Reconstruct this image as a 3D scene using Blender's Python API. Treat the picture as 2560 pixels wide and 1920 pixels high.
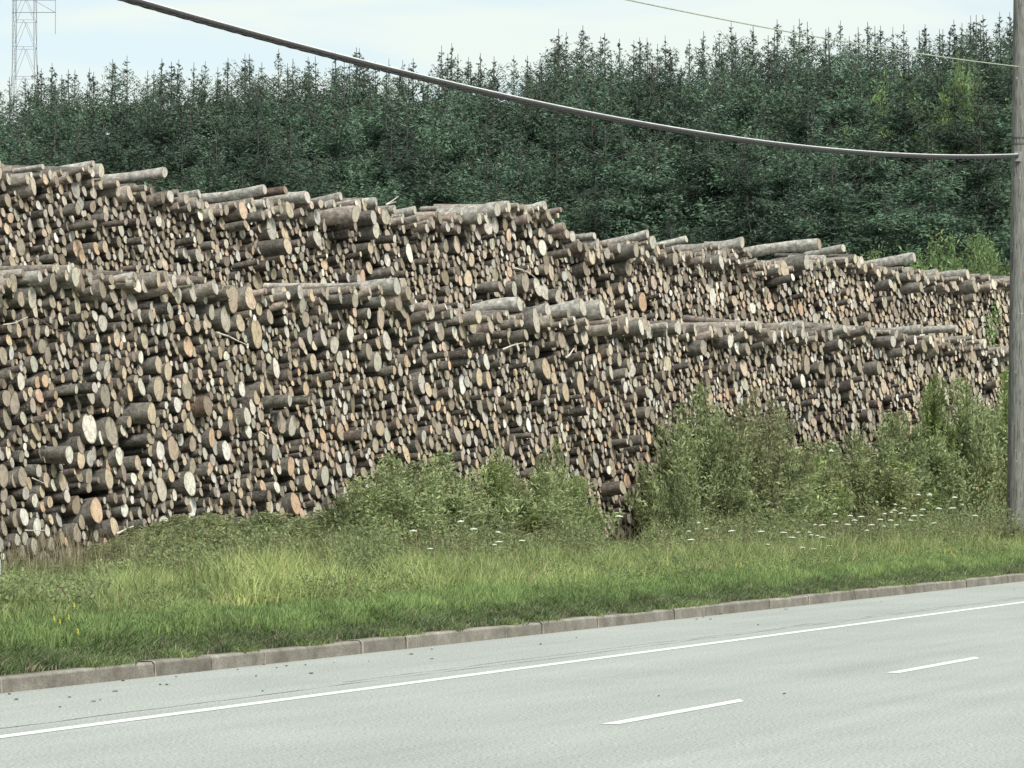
import bpy, math, random
import numpy as np
from mathutils import Vector, Matrix
R = math.radians
sc = bpy.context.scene
for o in list(bpy.data.objects): bpy.data.objects.remove(o)

# ---------------------------------------------------------------- camera, world, sun
FPX, CX, CY, HOR = 3413.0, 512.0, 384.0, 477.0
CAMH = 2.0
PITCH = math.atan((HOR - CY) / FPX)
cam = bpy.data.cameras.new('camera'); co = bpy.data.objects.new('camera', cam)
sc.collection.objects.link(co); sc.camera = co
cam.sensor_width = 36; cam.lens = FPX / 1024 * 36
cam.clip_start = 0.5; cam.clip_end = 5000
co.location = (0, 0, CAMH); co.rotation_euler = (math.pi / 2 + PITCH, 0, 0)
sc.render.resolution_x = 1024; sc.render.resolution_y = 768

SUN_EL, SUN_AZ = R(44), R(142)          # azimuth clockwise from +Y: behind the camera, to its right
world = bpy.data.worlds.new('World'); sc.world = world; world.use_nodes = True
wn = world.node_tree; wn.nodes.clear()
sky = wn.nodes.new('ShaderNodeTexSky'); sky.sky_type = 'NISHITA'; sky.sun_disc = False
sky.sun_elevation = SUN_EL; sky.sun_rotation = SUN_AZ; sky.air_density = 1.0; sky.dust_density = 1.5
geo = wn.nodes.new('ShaderNodeTexCoord')
mp = wn.nodes.new('ShaderNodeMapping'); mp.inputs['Scale'].default_value = (6, 6, 40)
nz = wn.nodes.new('ShaderNodeTexNoise'); nz.inputs['Scale'].default_value = 1.6; nz.inputs['Detail'].default_value = 6
nz.inputs['Roughness'].default_value = 0.5; nz.inputs['Distortion'].default_value = 0.4
rp = wn.nodes.new('ShaderNodeValToRGB'); rp.color_ramp.elements[0].position = 0.40; rp.color_ramp.elements[1].position = 0.60
rp.color_ramp.elements[0].color = (0.58, 0.58, 0.58, 1); rp.color_ramp.elements[1].color = (1, 1, 1, 1)
mx = wn.nodes.new('ShaderNodeMix'); mx.data_type = 'RGBA'
mx.inputs['B'].default_value = (5.0, 5.5, 5.25, 1)
bg = wn.nodes.new('ShaderNodeBackground'); bg.inputs['Strength'].default_value = 0.1
wo = wn.nodes.new('ShaderNodeOutputWorld')
L = wn.links.new
L(geo.outputs['Generated'], mp.inputs[0]); L(mp.outputs[0], nz.inputs['Vector']); L(nz.outputs['Fac'], rp.inputs[0])
L(rp.outputs[0], mx.inputs['Factor']); L(sky.outputs[0], mx.inputs['A']); L(mx.outputs['Result'], bg.inputs[0]); L(bg.outputs[0], wo.inputs[0])

sl = bpy.data.lights.new('sun', 'SUN'); so = bpy.data.objects.new('sun', sl); sc.collection.objects.link(so)
sl.energy = 2.6; sl.angle = R(18); sl.color = (1.0, 0.95, 0.88)
so.rotation_euler = Vector((math.sin(SUN_AZ) * math.cos(SUN_EL), math.cos(SUN_AZ) * math.cos(SUN_EL), math.sin(SUN_EL))).to_track_quat('Z', 'Y').to_euler()
vs = sc.view_settings; vs.view_transform = 'Standard'; vs.look = 'None'; vs.gamma = 1; vs.exposure = 0.8

# ---------------------------------------------------------------- helpers
rng = np.random.default_rng(7); random.seed(7)
RTH = R(23.2); RU = np.array([math.sin(RTH), math.cos(RTH)]); RN = np.array([-math.cos(RTH), math.sin(RTH)])   # along the road / away from the camera
def road_xy(s, t): return s * RU[0] + t * RN[0], s * RU[1] + t * RN[1]
FTH = R(33.6); FU = np.array([math.sin(FTH), math.cos(FTH)]); FN = np.array([math.cos(FTH), -math.sin(FTH)])    # along the stacks / out of their faces
F0 = np.array([-8.4, 56.0]); REAR = 4.9; BACK = 1.5; PX_C = 668.0
T_K = 16.8                                # kerb face
def ray(px, py):
    d = np.array([px - CX, FPX, CY - py]); c, s = math.cos(PITCH), math.sin(PITCH)
    d = np.array([d[0], d[1] * c - d[2] * s, d[1] * s + d[2] * c]); return d / d[1]
def proj(X, Y, Z):
    c, s = math.cos(PITCH), math.sin(PITCH); z = Z - CAMH
    yc = Y * c + z * s; zc = -Y * s + z * c
    return CX + FPX * X / yc, CY - FPX * zc / yc
def at(px, py, Y): d = ray(px, py); return np.array([d[0] * Y, Y, CAMH + d[2] * Y])
def on_face(px, py, off):                # (s, h) where the ray meets the vertical plane of a stack's face
    d = ray(px, py); o = F0 + FN * off
    k = (o @ FN) / (d[:2] @ FN); P = d[:2] * k
    return (P - F0) @ FU, CAMH + d[2] * k, k
def sg(x): x = min(max(x, 0.0), 1.0); return x * x * (3 - 2 * x)
def vnoise(x, y, seed=0):                # value noise on arrays
    x = np.asarray(x, float); y = np.asarray(y, float)
    xi = np.floor(x).astype(np.int64); yi = np.floor(y).astype(np.int64); xf = x - xi; yf = y - yi
    xf = xf * xf * (3 - 2 * xf); yf = yf * yf * (3 - 2 * yf)
    def h(a, b):
        n = (a * 374761393 + b * 668265263 + seed * 1442695) & 0x7fffffff
        n = ((n ^ (n >> 13)) * 1274126177) & 0x7fffffff; return ((n ^ (n >> 16)) & 0xffff) / 65535.0
    return (h(xi, yi) * (1 - xf) + h(xi + 1, yi) * xf) * (1 - yf) + (h(xi, yi + 1) * (1 - xf) + h(xi + 1, yi + 1) * xf) * yf
def ground_h(X, Y):
    X = np.asarray(X, float); Y = np.asarray(Y, float)
    s = X * RU[0] + Y * RU[1]; t = X * RN[0] + Y * RN[1]
    u = np.clip((t - T_K - 0.12) / 1.1, 0, 1); u = u * u * (3 - 2 * u)
    d = np.clip((t - 20.0) / 4.0, 0, 1); d = d * d * (3 - 2 * d)
    rise = np.interp(s, [20, 45, 70], [0.34, 0.27, 0.2])
    h = 0.13 + u * rise * (1 - 0.85 * d) + (vnoise(s * 0.8, t * 0.8, 3) - 0.5) * 0.10 * u
    return np.where(t < T_K + 0.1, 0.12, h)

def link(o): sc.collection.objects.link(o); return o
def tag(o, label=None, cat=None, group=None, kind=None):
    if label: o['label'] = label
    if cat: o['category'] = cat
    if group: o['group'] = group
    if kind: o['kind'] = kind
    return o
def empty(name, loc, rz=0):
    o = bpy.data.objects.new(name, None); link(o); o.location = loc; o.rotation_euler = (0, 0, rz); o.empty_display_size = 0.1; return o
def root_of(name, parts, loc=(0, 0, 0)):
    e = empty(name, loc)
    for p in parts: p.parent = e
    return (e, *parts)
def dup(tree):
    e = link(tree[0].copy()); out = [e]
    for p in tree[1:]: q = link(p.copy()); q.parent = e; out.append(q)
    return tuple(out)
class MB:
    """collects vertices, faces, per-vertex colours and UVs; builds ONE mesh"""
    def __init__(s): s.v = []; s.f = []; s.c = []; s.n = 0; s.mi = []; s.uv = []
    def add(s, verts, faces, col=(1, 1, 1), mi=0, uv=None):
        verts = np.asarray(verts, float); b = s.n
        s.v.append(verts); s.n += len(verts)
        col = np.asarray(col, float)
        s.c.append(np.tile(col, (len(verts), 1)) if col.ndim == 1 else col)
        s.uv.append(np.zeros((len(verts), 2)) if uv is None else np.asarray(uv, float))
        s.f.extend([tuple(i + b for i in f) for f in faces]); s.mi.extend([mi] * len(faces))
    def box(s, c, size, rot=None, col=(1, 1, 1), mi=0):
        h = np.array(size) / 2; v = np.array([[x, y, z] for x in (-1, 1) for y in (-1, 1) for z in (-1, 1)]) * h
        if rot is not None: v = v @ np.array(rot).T
        s.add(v + np.array(c), [(0, 1, 3, 2), (4, 6, 7, 5), (0, 4, 5, 1), (2, 3, 7, 6), (0, 2, 6, 4), (1, 5, 7, 3)], col, mi)
    def tube(s, pts, rad, n=8, col=(1, 1, 1), mi=0, cap=True):
        pts = [np.asarray(p, float) for p in pts]; k = len(pts)
        if np.isscalar(rad): rad = [rad] * k
        V = []
        for i, p in enumerate(pts):
            d = pts[min(i + 1, k - 1)] - pts[max(i - 1, 0)]; d = d / (np.linalg.norm(d) + 1e-9)
            a = np.cross(d, [0, 0, 1.0]) if abs(d[2]) < 0.95 else np.cross(d, [1.0, 0, 0]); a /= np.linalg.norm(a); b = np.cross(d, a)
            for j in range(n):
                t = 2 * math.pi * j / n; V.append(p + rad[i] * (a * math.cos(t) + b * math.sin(t)))
        F = [(i * n + j, i * n + (j + 1) % n, (i + 1) * n + (j + 1) % n, (i + 1) * n + j) for i in range(k - 1) for j in range(n)]
        if cap: F += [tuple(range(n))[::-1], tuple(range((k - 1) * n, k * n))]
        s.add(V, F, col, mi)
    def build(s, name, mats, parent=None, smooth=False):
        v = np.concatenate(s.v); o = mesh_obj(name, v, s.f, mats, np.concatenate(s.c), s.mi, np.concatenate(s.uv), smooth)
        if parent: o.parent = parent
        return o
def mesh_obj(name, v, f, mats, col=None, mi=None, uv=None, smooth=False):
    me = bpy.data.meshes.new(name)
    v = np.asarray(v, np.float32)
    if isinstance(f, np.ndarray):
        nf, k = f.shape; loops = f.ravel().astype(np.int32); tot = np.full(nf, k, np.int32)
    else:
        nf = len(f); tot = np.array([len(a) for a in f], np.int32); loops = np.array([i for a in f for i in a], np.int32)
    st = np.concatenate([[0], np.cumsum(tot)[:-1]]).astype(np.int32)
    me.vertices.add(len(v)); me.vertices.foreach_set('co', v.ravel())
    me.loops.add(len(loops)); me.loops.foreach_set('vertex_index', loops)
    me.polygons.add(nf); me.polygons.foreach_set('loop_start', st); me.polygons.foreach_set('loop_total', tot)
    if mi is not None: me.polygons.foreach_set('material_index', np.asarray(mi, np.int32))
    me.polygons.foreach_set('use_smooth', np.full(nf, smooth, bool))
    me.update(calc_edges=True)
    if col is not None:
        a = me.attributes.new('col', 'FLOAT_COLOR', 'POINT'); c = np.ones((len(v), 4), np.float32); c[:, :3] = col; a.data.foreach_set('color', c.ravel())
    if uv is not None:
        u = me.uv_layers.new(name='UVMap'); u.data.foreach_set('uv', np.asarray(uv, np.float32)[loops].ravel())
    for m in (mats if isinstance(mats, (list, tuple)) else [mats]): me.materials.append(m)
    me.validate()
    return link(bpy.data.objects.new(name, me))

class NT:
    def __init__(s, name):
        s.m = bpy.data.materials.new(name); s.m.use_nodes = True; s.t = s.m.node_tree; s.t.nodes.clear()
        s.o = s.n('ShaderNodeOutputMaterial'); s.b = s.n('ShaderNodeBsdfPrincipled'); s.l(s.b.outputs[0], s.o.inputs[0])
    def n(s, k, **kw):
        x = s.t.nodes.new(k)
        for a, v in kw.items():
            if a in x.inputs: x.inputs[a].default_value = v
            else: setattr(x, a, v)
        return x
    def l(s, a, b): s.t.links.new(a, b)
    def mix(s, f, a, b, mode='MIX'):
        x = s.n('ShaderNodeMix', data_type='RGBA', blend_type=mode)
        for k, v in (('Factor', f), ('A', a), ('B', b)):
            if isinstance(v, (int, float)): x.inputs[k].default_value = v
            elif isinstance(v, tuple): x.inputs[k].default_value = v if len(v) == 4 else (*v, 1)
            else: s.l(v, x.inputs[k])
        return x.outputs['Result']
    def ramp(s, f, stops):
        x = s.n('ShaderNodeValToRGB'); e = x.color_ramp.elements
        while len(e) < len(stops): e.new(0.5)
        for q, (p, c) in zip(e, stops): q.position = p; q.color = (c, c, c, 1) if isinstance(c, (int, float)) else (*c, 1)
        s.l(f, x.inputs[0]); return x.outputs[0]
    def noise(s, vec, scale, detail=4, rough=0.55, **kw):
        x = s.n('ShaderNodeTexNoise', Scale=scale, Detail=detail, Roughness=rough, **kw)
        if vec is not None: s.l(vec, x.inputs['Vector'])
        return x.outputs['Fac']
    def coord(s, scale=(1, 1, 1), out='Object', rotz=0):
        c = s.n('ShaderNodeTexCoord'); m = s.n('ShaderNodeMapping'); m.inputs['Scale'].default_value = scale; m.inputs['Rotation'].default_value = (0, 0, rotz)
        s.l(c.outputs[out], m.inputs[0]); return m.outputs[0]
    def world(s, scale=(1, 1, 1), rotz=0):
        c = s.n('ShaderNodeNewGeometry'); m0 = s.n('ShaderNodeMapping'); m0.inputs['Rotation'].default_value = (0, 0, rotz); s.l(c.outputs['Position'], m0.inputs[0])
        m = s.n('ShaderNodeMapping'); m.inputs['Scale'].default_value = scale; s.l(m0.outputs[0], m.inputs[0]); return m.outputs[0]
    def attr(s): return s.n('ShaderNodeAttribute', attribute_name='col').outputs['Color']
    def bump(s, h, strength=0.5, dist=0.02):
        x = s.n('ShaderNodeBump', Strength=strength, Distance=dist); s.l(h, x.inputs['Height']); s.l(x.outputs[0], s.b.inputs['Normal'])
    def base(s, c, rough=0.8, spec=0.3):
        if isinstance(c, tuple): s.b.inputs['Base Color'].default_value = (*c, 1)
        else: s.l(c, s.b.inputs['Base Color'])
        s.b.inputs['Roughness'].default_value = rough; s.b.inputs['Specular IOR Level'].default_value = spec; return s.m

def mat_leaf(name, trans=0.25, rough=0.6, scale=1.0, olo=.8, ohi=1.2, plo=.72, phi=1.25):
    n = NT(name); g = n.n('ShaderNodeNewGeometry'); r = n.n('ShaderNodeMapRange'); r.inputs['To Min'].default_value = 0.72; r.inputs['To Max'].default_value = 1.3
    n.l(g.outputs['Random Per Island'], r.inputs['Value'])
    oi = n.n('ShaderNodeObjectInfo'); r2 = n.n('ShaderNodeMapRange'); r2.inputs['To Min'].default_value = olo; r2.inputs['To Max'].default_value = ohi
    n.l(oi.outputs['Random'], r2.inputs['Value'])
    c = n.mix(1.0, n.attr(), r.outputs[0], 'MULTIPLY'); c = n.mix(1.0, c, r2.outputs[0], 'MULTIPLY')
    pn = n.ramp(n.noise(n.world(), 0.9 * scale, 3), [(0.3, plo), (0.7, phi)])
    c = n.mix(1.0, c, pn, 'MULTIPLY')
    n.base(c, rough, 0.25)
    if trans:
        t = n.n('ShaderNodeBsdfTranslucent'); n.l(c, t.inputs[0]); m = n.n('ShaderNodeMixShader'); m.inputs[0].default_value = trans
        n.l(n.b.outputs[0], m.inputs[1]); n.l(t.outputs[0], m.inputs[2]); n.l(m.outputs[0], n.o.inputs[0])
    return n.m
M_needle = mat_leaf('spruce_needles', 0.15, 0.75, 0.55, .55, 1.5, .6, 1.4)
M_leaf = mat_leaf('shrub_leaves', 0.36, 0.55, 1.4)
M_grass = mat_leaf('grass_blades', 0.28, 0.6)

def mat_bark():
    n = NT('bark'); v = n.world()
    a = n.noise(v, 9, 5, 0.65); b = n.noise(v, 34, 3, 0.6)
    c = n.mix(1.0, n.attr(), n.ramp(a, [(0.3, 0.42), (0.52, 1.0), (0.72, 1.75)]), 'MULTIPLY')
    c = n.mix(n.ramp(b, [(0.54, 0.0), (0.68, 0.5)]), c, (0.30, 0.31, 0.285))
    c = n.mix(n.ramp(n.noise(v, 21, 4, 0.7), [(0.28, 0.7), (0.38, 0.0)]), c, (0.045, 0.035, 0.028))
    n.bump(b, 0.9, 0.02); return n.base(c, 0.9, 0.15)
def mat_end():
    n = NT('cut_wood'); uv = n.n('ShaderNodeUVMap').outputs[0]
    s = n.n('ShaderNodeVectorMath', operation='SUBTRACT'); s.inputs[1].default_value = (0.5, 0.5, 0); n.l(uv, s.inputs[0])
    ln = n.n('ShaderNodeVectorMath', operation='LENGTH'); n.l(s.outputs[0], ln.inputs[0])
    w = n.world()
    d = n.n('ShaderNodeMath', operation='MULTIPLY_ADD'); n.l(n.noise(w, 14, 3), d.inputs[0]); d.inputs[1].default_value = 0.10; n.l(ln.outputs['Value'], d.inputs[2])
    si = n.n('ShaderNodeMath', operation='SINE'); m = n.n('ShaderNodeMath', operation='MULTIPLY'); m.inputs[1].default_value = 62.0; n.l(d.outputs[0], m.inputs[0]); n.l(m.outputs[0], si.inputs[0])
    c = n.mix(1.0, n.attr(), n.ramp(si.outputs[0], [(0.0, 0.86), (1.0, 1.06)]), 'MULTIPLY')
    c = n.mix(1.0, c, n.ramp(n.noise(w, 11, 4, 0.6), [(0.28, 0.62), (0.5, 1.0), (0.72, 1.22)]), 'MULTIPLY')
    c = n.mix(n.ramp(n.noise(w, 40, 2), [(0.64, 0.0), (0.72, 0.55)]), c, (0.10, 0.075, 0.05))
    # radial drying cracks: noise along the angle only
    nv = n.n('ShaderNodeVectorMath', operation='NORMALIZE'); n.l(s.outputs[0], nv.inputs[0])
    ad = n.n('ShaderNodeVectorMath', operation='ADD'); n.l(nv.outputs[0], ad.inputs[0])
    sc_ = n.n('ShaderNodeVectorMath', operation='SCALE'); sc_.inputs['Scale'].default_value = 37.0; n.l(n.attr(), sc_.inputs[0]); n.l(sc_.outputs[0], ad.inputs[1])
    cr = n.noise(ad.outputs[0], 5.0, 2, 0.6)
    c = n.mix(n.ramp(cr, [(0.655, 0.0), (0.675, 0.75)]), c, (0.07, 0.05, 0.035))
    c = n.mix(n.ramp(ln.outputs['Value'], [(0.45, 0.0), (0.475, 0.85)]), c, (0.13, 0.10, 0.075))
    n.bump(n.noise(w, 50, 3), 0.4, 0.01); return n.base(c, 0.85, 0.15)
M_bark, M_end = mat_bark(), mat_end()
def mat_attr(name, rough=0.8, spec=0.2, nscale=None, lo=0.8, hi=1.2, metal=0):
    n = NT(name); c = n.attr()
    if nscale: c = n.mix(1.0, c, n.ramp(n.noise(n.world(), nscale, 5, 0.6), [(0.3, lo), (0.7, hi)]), 'MULTIPLY')
    n.b.inputs['Metallic'].default_value = metal
    return n.base(c, rough, spec)
M_stem = mat_attr('stems', 0.85, 0.2, 12, 0.7, 1.3)
M_petal = mat_attr('petals', 0.7, 0.2)
M_steel = mat_attr('galvanised_steel', 0.55, 0.4, 5, 0.8, 1.15, 0.3)

def mat_road():
    n = NT('asphalt'); w = n.world(rotz=0); a = n.noise(w, 38, 3, 0.75); sp = n.noise(w, 21, 3, 0.8)
    st = n.noise(n.world((3.0, 0.16, 1), rotz=RTH), 1.0, 5, 0.65); big = n.noise(w, 0.35, 3)
    c = n.mix(1.0, (0.355, 0.375, 0.35), n.ramp(a, [(0.34, 0.50), (0.66, 1.42)]), 'MULTIPLY')
    c = n.mix(1.0, c, n.ramp(st, [(0.3, 0.93), (0.7, 1.05)]), 'MULTIPLY')
    c = n.mix(1.0, c, n.ramp(big, [(0.3, 0.93), (0.7, 1.06)]), 'MULTIPLY')
    c = n.mix(1.0, c, n.ramp(n.noise(n.world((1.1, 0.02, 1), rotz=RTH), 1.0, 2, 0.5), [(0.35, 0.95), (0.65, 1.03)]), 'MULTIPLY')
    c = n.mix(n.ramp(n.noise(w, 13, 3, 0.8), [(0.63, 0.0), (0.70, 0.45)]), c, (0.17, 0.18, 0.165))
    c = n.mix(n.ramp(sp, [(0.62, 0.0), (0.70, 0.65)]), c, (0.15, 0.165, 0.15))
    n.bump(a, 0.5, 0.006); return n.base(c, 0.85, 0.3)
def mat_paint():
    n = NT('road_paint'); w = n.world()
    c = n.mix(n.ramp(n.noise(w, 16, 5, 0.75), [(0.52, 0.0), (0.66, 0.8)]), (0.72, 0.76, 0.69), (0.34, 0.36, 0.335)); return n.base(c, 0.6, 0.4)
def mat_kerb():
    n = NT('kerb_concrete'); w = n.world()
    c = n.ramp(n.noise(w, 3, 6, 0.65), [(0.3, (0.115, 0.107, 0.088)), (0.55, (0.185, 0.173, 0.148)), (0.75, (0.28, 0.268, 0.235))])
    c = n.mix(1.0, c, n.ramp(n.noise(w, 60, 2), [(0.3, 0.75), (0.7, 1.2)]), 'MULTIPLY')
    c = n.mix(1.0, c, n.attr(), 'MULTIPLY'); n.bump(n.noise(w, 25, 4), 0.6, 0.02); return n.base(c, 0.9, 0.2)
def mat_ground():
    n = NT('soil'); w = n.world()
    c = n.ramp(n.noise(w, 1.2, 6, 0.7), [(0.3, (0.09, 0.08, 0.055)), (0.5, (0.20, 0.18, 0.14)), (0.7, (0.33, 0.31, 0.27))])
    c = n.mix(n.ramp(n.noise(w, 0.5, 4), [(0.4, 0.2), (0.6, 0.8)]), c, (0.07, 0.085, 0.035)); n.bump(n.noise(w, 20, 4), 1, 0.03); return n.base(c, 0.95, 0.1)
def mat_pole():
    n = NT('weathered_pole_wood'); v = n.coord((14, 14, 0.7)); a = n.noise(v, 2.2, 6, 0.7)
    c = n.ramp(a, [(0.25, (0.075, 0.077, 0.07)), (0.5, (0.18, 0.184, 0.168)), (0.75, (0.285, 0.29, 0.268))])
    v2 = n.coord((60, 60, 3)); c = n.mix(n.ramp(n.noise(v2, 1.0, 3, 0.6), [(0.55, 0.0), (0.62, 0.85)]), c, (0.035, 0.032, 0.027))
    c = n.mix(n.ramp(n.noise(n.coord((1, 1, 1)), 9.0, 2), [(0.70, 0.0), (0.74, 0.6)]), c, (0.5, 0.5, 0.47))
    n.bump(a, 0.8, 0.02); return n.base(c, 0.9, 0.15)
def mat_cable():
    n = NT('cable_sheath'); c = n.mix(n.ramp(n.noise(n.world((3, 3, 12)), 4, 4, 0.7), [(0.4, 0.0), (0.7, 0.5)]), (0.022, 0.023, 0.025), (0.10, 0.09, 0.078)); return n.base(c, 0.6, 0.3)
M_road, M_paint, M_kerb, M_ground, M_pole, M_cable = mat_road(), mat_paint(), mat_kerb(), mat_ground(), mat_pole(), mat_cable()

# ---------------------------------------------------------------- ground, road, kerb
def grid(name, us, vs_, fn, mat, kind='structure'):
    U, V = np.meshgrid(us, vs_, indexing='ij'); X, Y, Z = fn(U, V)
    v = np.stack([X.ravel(), Y.ravel(), Z.ravel()], 1); nu, nv = len(us), len(vs_)
    i = (np.arange(nu - 1)[:, None] * nv + np.arange(nv - 1)[None, :]).ravel()
    f = np.stack([i, i + nv, i + nv + 1, i + 1], 1)
    o = mesh_obj(name, v, f, mat, smooth=True); o['kind'] = kind; return o
def gfn(s, t): X, Y = road_xy(s, t); return X, Y, ground_h(X, Y)
grid('ground', np.concatenate([[-3000, -800, -200, -40, 0], np.arange(12, 110, 0.5), [130, 200, 500, 1200, 3000]]),
     np.concatenate([T_K + np.array([0.1, 0.13, 0.25, 0.4, 0.55, 0.7, 0.85, 1.0, 1.2, 1.5, 2, 2.5, 3]), np.arange(20.2, 34, 0.6), [40, 60, 100, 200, 500, 1500, 3000]]), gfn, M_ground)
grid('near_ground', np.array([-3000, -500, 0, 100, 500, 3000.]), np.array([-3000, -500, -60, -6.0]), lambda s, t: (*road_xy(s, t), s * 0 - 0.02), M_ground)
grid('road', np.array([-600., -100, 0, 30, 60, 100, 200, 1200]), np.array([-6.0, 0, 8, T_K + 0.05]), lambda s, t: (*road_xy(s, t), s * 0), M_road)
grid('edge_line', np.array([-600., -50, 0, 30, 60, 100, 200, 900]), np.array([13.90, 14.06]), lambda s, t: (*road_xy(s, t), s * 0 + 0.004), M_paint)
def seam(name, t0, s0, s1, w, seed):
    mb = MB(); rs = random.Random(seed); s_ = s0; t = t0; L_, R_ = [], []
    while s_ < s1:
        t += rs.uniform(-.02, .02) + (t0 - t) * .15; q = w * rs.uniform(.2, 1); L_.append((*road_xy(s_, t), .003)); R_.append((*road_xy(s_, t + q), .003)); s_ += rs.uniform(.15, .5)
    n = len(L_); mb.add(L_ + R_, [(i, i + 1, n + i + 1, n + i) for i in range(n - 1)], (.16, .17, .155)); mb.build(name, M_stem)['kind'] = 'structure'
seam('road_crack', 14.45, 20, 90, .022, 1); seam('road_crack', 14.62, 30, 60, .018, 2)
mb = MB()
S0 = road_xy  # dashes of the lane line: one marking
for k in range(-6, 30):
    s0 = 25.75 + 7.85 * k - (0.6 if k < 0 else 0)
    if s0 > 160: break
    q = [(s0, 10.10), (s0 + 3.05, 10.10), (s0 + 3.35, 10.24), (s0 - 0.05, 10.24)]
    mb.add([(*road_xy(*p), 0.004) for p in q], [(0, 1, 2, 3)])
mb.build('lane_marking', M_paint)['kind'] = 'structure'
# kerb: cast lengths with open joints, lit top edge painted in as a paler tone
mb = MB(); s = -20.0; krng = random.Random(3)
while s < 140:
    ln = krng.choice([1.9, 2.4, 2.9, 1.2]); e = s + ln; dz = krng.uniform(-.006, .006); tn = krng.uniform(0.88, 1.12); dt = krng.uniform(-.008, .008)
    prof = [(T_K + dt, -0.03), (T_K + 0.01 + dt, 0.125 + dz), (T_K + 0.035 + dt, 0.15 + dz), (T_K + 0.17, 0.152 + dz), (T_K + 0.17, -0.05)]
    nseg = 5; V = []; jt = [krng.uniform(-.006, .006) for _ in range(nseg + 1)]
    for i in range(nseg + 1):
        ss = s + 0.008 + (ln - 0.016) * i / nseg
        for t, z in prof: X, Y = road_xy(ss, t + jt[i]); V.append((X, Y, z + jt[i] * .6))
    F = [(i * 5 + j, i * 5 + j + 1, (i + 1) * 5 + j + 1, (i + 1) * 5 + j) for i in range(nseg) for j in range(4)] + [(4, 3, 2, 1, 0), tuple(nseg * 5 + j for j in range(5))]
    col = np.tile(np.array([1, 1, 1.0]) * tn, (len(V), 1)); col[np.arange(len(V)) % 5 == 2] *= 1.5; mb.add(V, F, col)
    if krng.random() < 0.8:      # pale mortar in the joint
        w = krng.uniform(.008, .022); V = []
        for ss in (e - w, e + w):
            for t, z in [(T_K - 0.006, 0.0), (T_K - 0.002, 0.128), (T_K + 0.03, 0.158), (T_K + 0.17, 0.16)]: X, Y = road_xy(ss + krng.uniform(-.02, .02), t); V.append((X, Y, z))
        mb.add(V, [(j, j + 1, j + 5, j + 4) for j in range(3)], np.array([1.55, 1.55, 1.5]))
    s = e
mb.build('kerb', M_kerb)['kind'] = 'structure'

# ---------------------------------------------------------------- logs
WOOD = {'n': (0.36, 0.315, 0.245), 'g': (0.50, 0.475, 0.40), 'w': (0.68, 0.66, 0.57), 't': (0.51, 0.425, 0.305), 'o': (0.57, 0.415, 0.285), 'b': (0.27, 0.23, 0.17)}
WNAME = {'n': 'drab', 'g': 'grey', 'w': 'whitish', 't': 'tan', 'o': 'orange', 'b': 'brown'}
def log_arrays(c, axis, r, ln, nseg, rings, rg, squash=1.0, rough=0.05, bend=0.0):
    """bark verts/faces and cut-end verts/faces; c = centre of the visible cut end, axis points out of it"""
    a = axis / np.linalg.norm(axis); u = np.cross(a, [0, 0, 1.0]); u /= np.linalg.norm(u); w = np.cross(u, a)
    ph = np.arange(nseg) / nseg * 2 * math.pi; p1, p2 = rg.uniform(0, 6.28, 2)
    rad = r * (1 + rough * np.sin(2 * ph + p1) + rough * 0.6 * np.sin(3 * ph + p2) + rg.uniform(-rough, rough, nseg) * 0.5)
    ring = (np.cos(ph) * rad)[:, None] * u + (np.sin(ph) * rad * squash)[:, None] * w
    cut = a[None, :] * (ring @ (u * rg.uniform(-.06, .05) + w * rg.uniform(-.09, .09)))[:, None]   # saw cut not quite square
    V = []; 
    for i in range(rings):
        q = i / (rings - 1); k = 1 - 0.10 * q + (rg.uniform(-.055, .055) if 0 < i < rings - 1 else 0)
        V.append(c - a * ln * q + w * (bend * math.sin(q * math.pi)) + ring * k + (cut if i == 0 else 0))
    V = np.concatenate(V); j = np.arange(nseg); jn = (j + 1) % nseg
    F = np.concatenate([np.stack([i * nseg + j, (i + 1) * nseg + j, (i + 1) * nseg + jn, i * nseg + jn], 1) for i in range(rings - 1)])
    EV = np.concatenate([(c + a * 0.004)[None, :], c + a * 0.004 + ring + cut]); EF = np.stack([j * 0, j + 1, jn + 1], 1)
    EUV = np.concatenate([[[0.5, 0.5]], np.stack([0.5 + 0.5 * np.cos(ph), 0.5 + 0.5 * np.sin(ph)], 1)])
    return V, F, EV, EF, EUV
def axis_of(rg, s, jitter=1.0, pitch=7.0):
    y = R(float(np.interp(s, [0, 20, 39], [17, 12, 5])) + rg.normal(0, 2.2) * jitter); p = R(pitch + rg.normal(0, 2.6) * jitter)
    n = FN * math.cos(y) + FU * math.sin(y); return np.array([n[0] * math.cos(p), n[1] * math.cos(p), math.sin(p)])

FRONT_CREST = [(-200, 679), (0, 679), (180, 675), (450, 688), (560, 704), (700, 716), (830, 706), (880, 700), (990, 712), (1040, 755), (1200, 778), (1300, 780), (1400, 782), (1500, 788), (1600, 797), (1720, 806), (1850, 815), (2000, 818), (2300, 832), (2400, 842), (2450, 862), (2560, 866), (2900, 880)]
REAR_CREST = [(-200, 385), (0, 405), (60, 425), (110, 415), (235, 412), (262, 440), (280, 455), (410, 452), (430, 478), (450, 490), (500, 488), (545, 505), (660, 495), (770, 500), (860, 505), (940, 508), (1000, 528), (1040, 538), (1160, 535), (1240, 520), (1370, 512), (1388, 555), (1425, 585), (1445, 612), (1480, 610), (1620, 612), (1650, 615), (1700, 625), (1720, 620), (1850, 625), (1870, 655), (1900, 655), (2050, 640), (2110, 640), (2160, 650), (2220, 668), (2290, 668), (2310, 690), (2350, 695), (2420, 692), (2560, 690), (2900, 700)]
def crest_fn(pts, off):
    S, H = [], []
    for x, y in pts: s, h, _ = on_face(x / 2.5, y / 2.5, off); S.append(s); H.append(h)
    return lambda x: np.interp(x, S, H)
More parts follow.
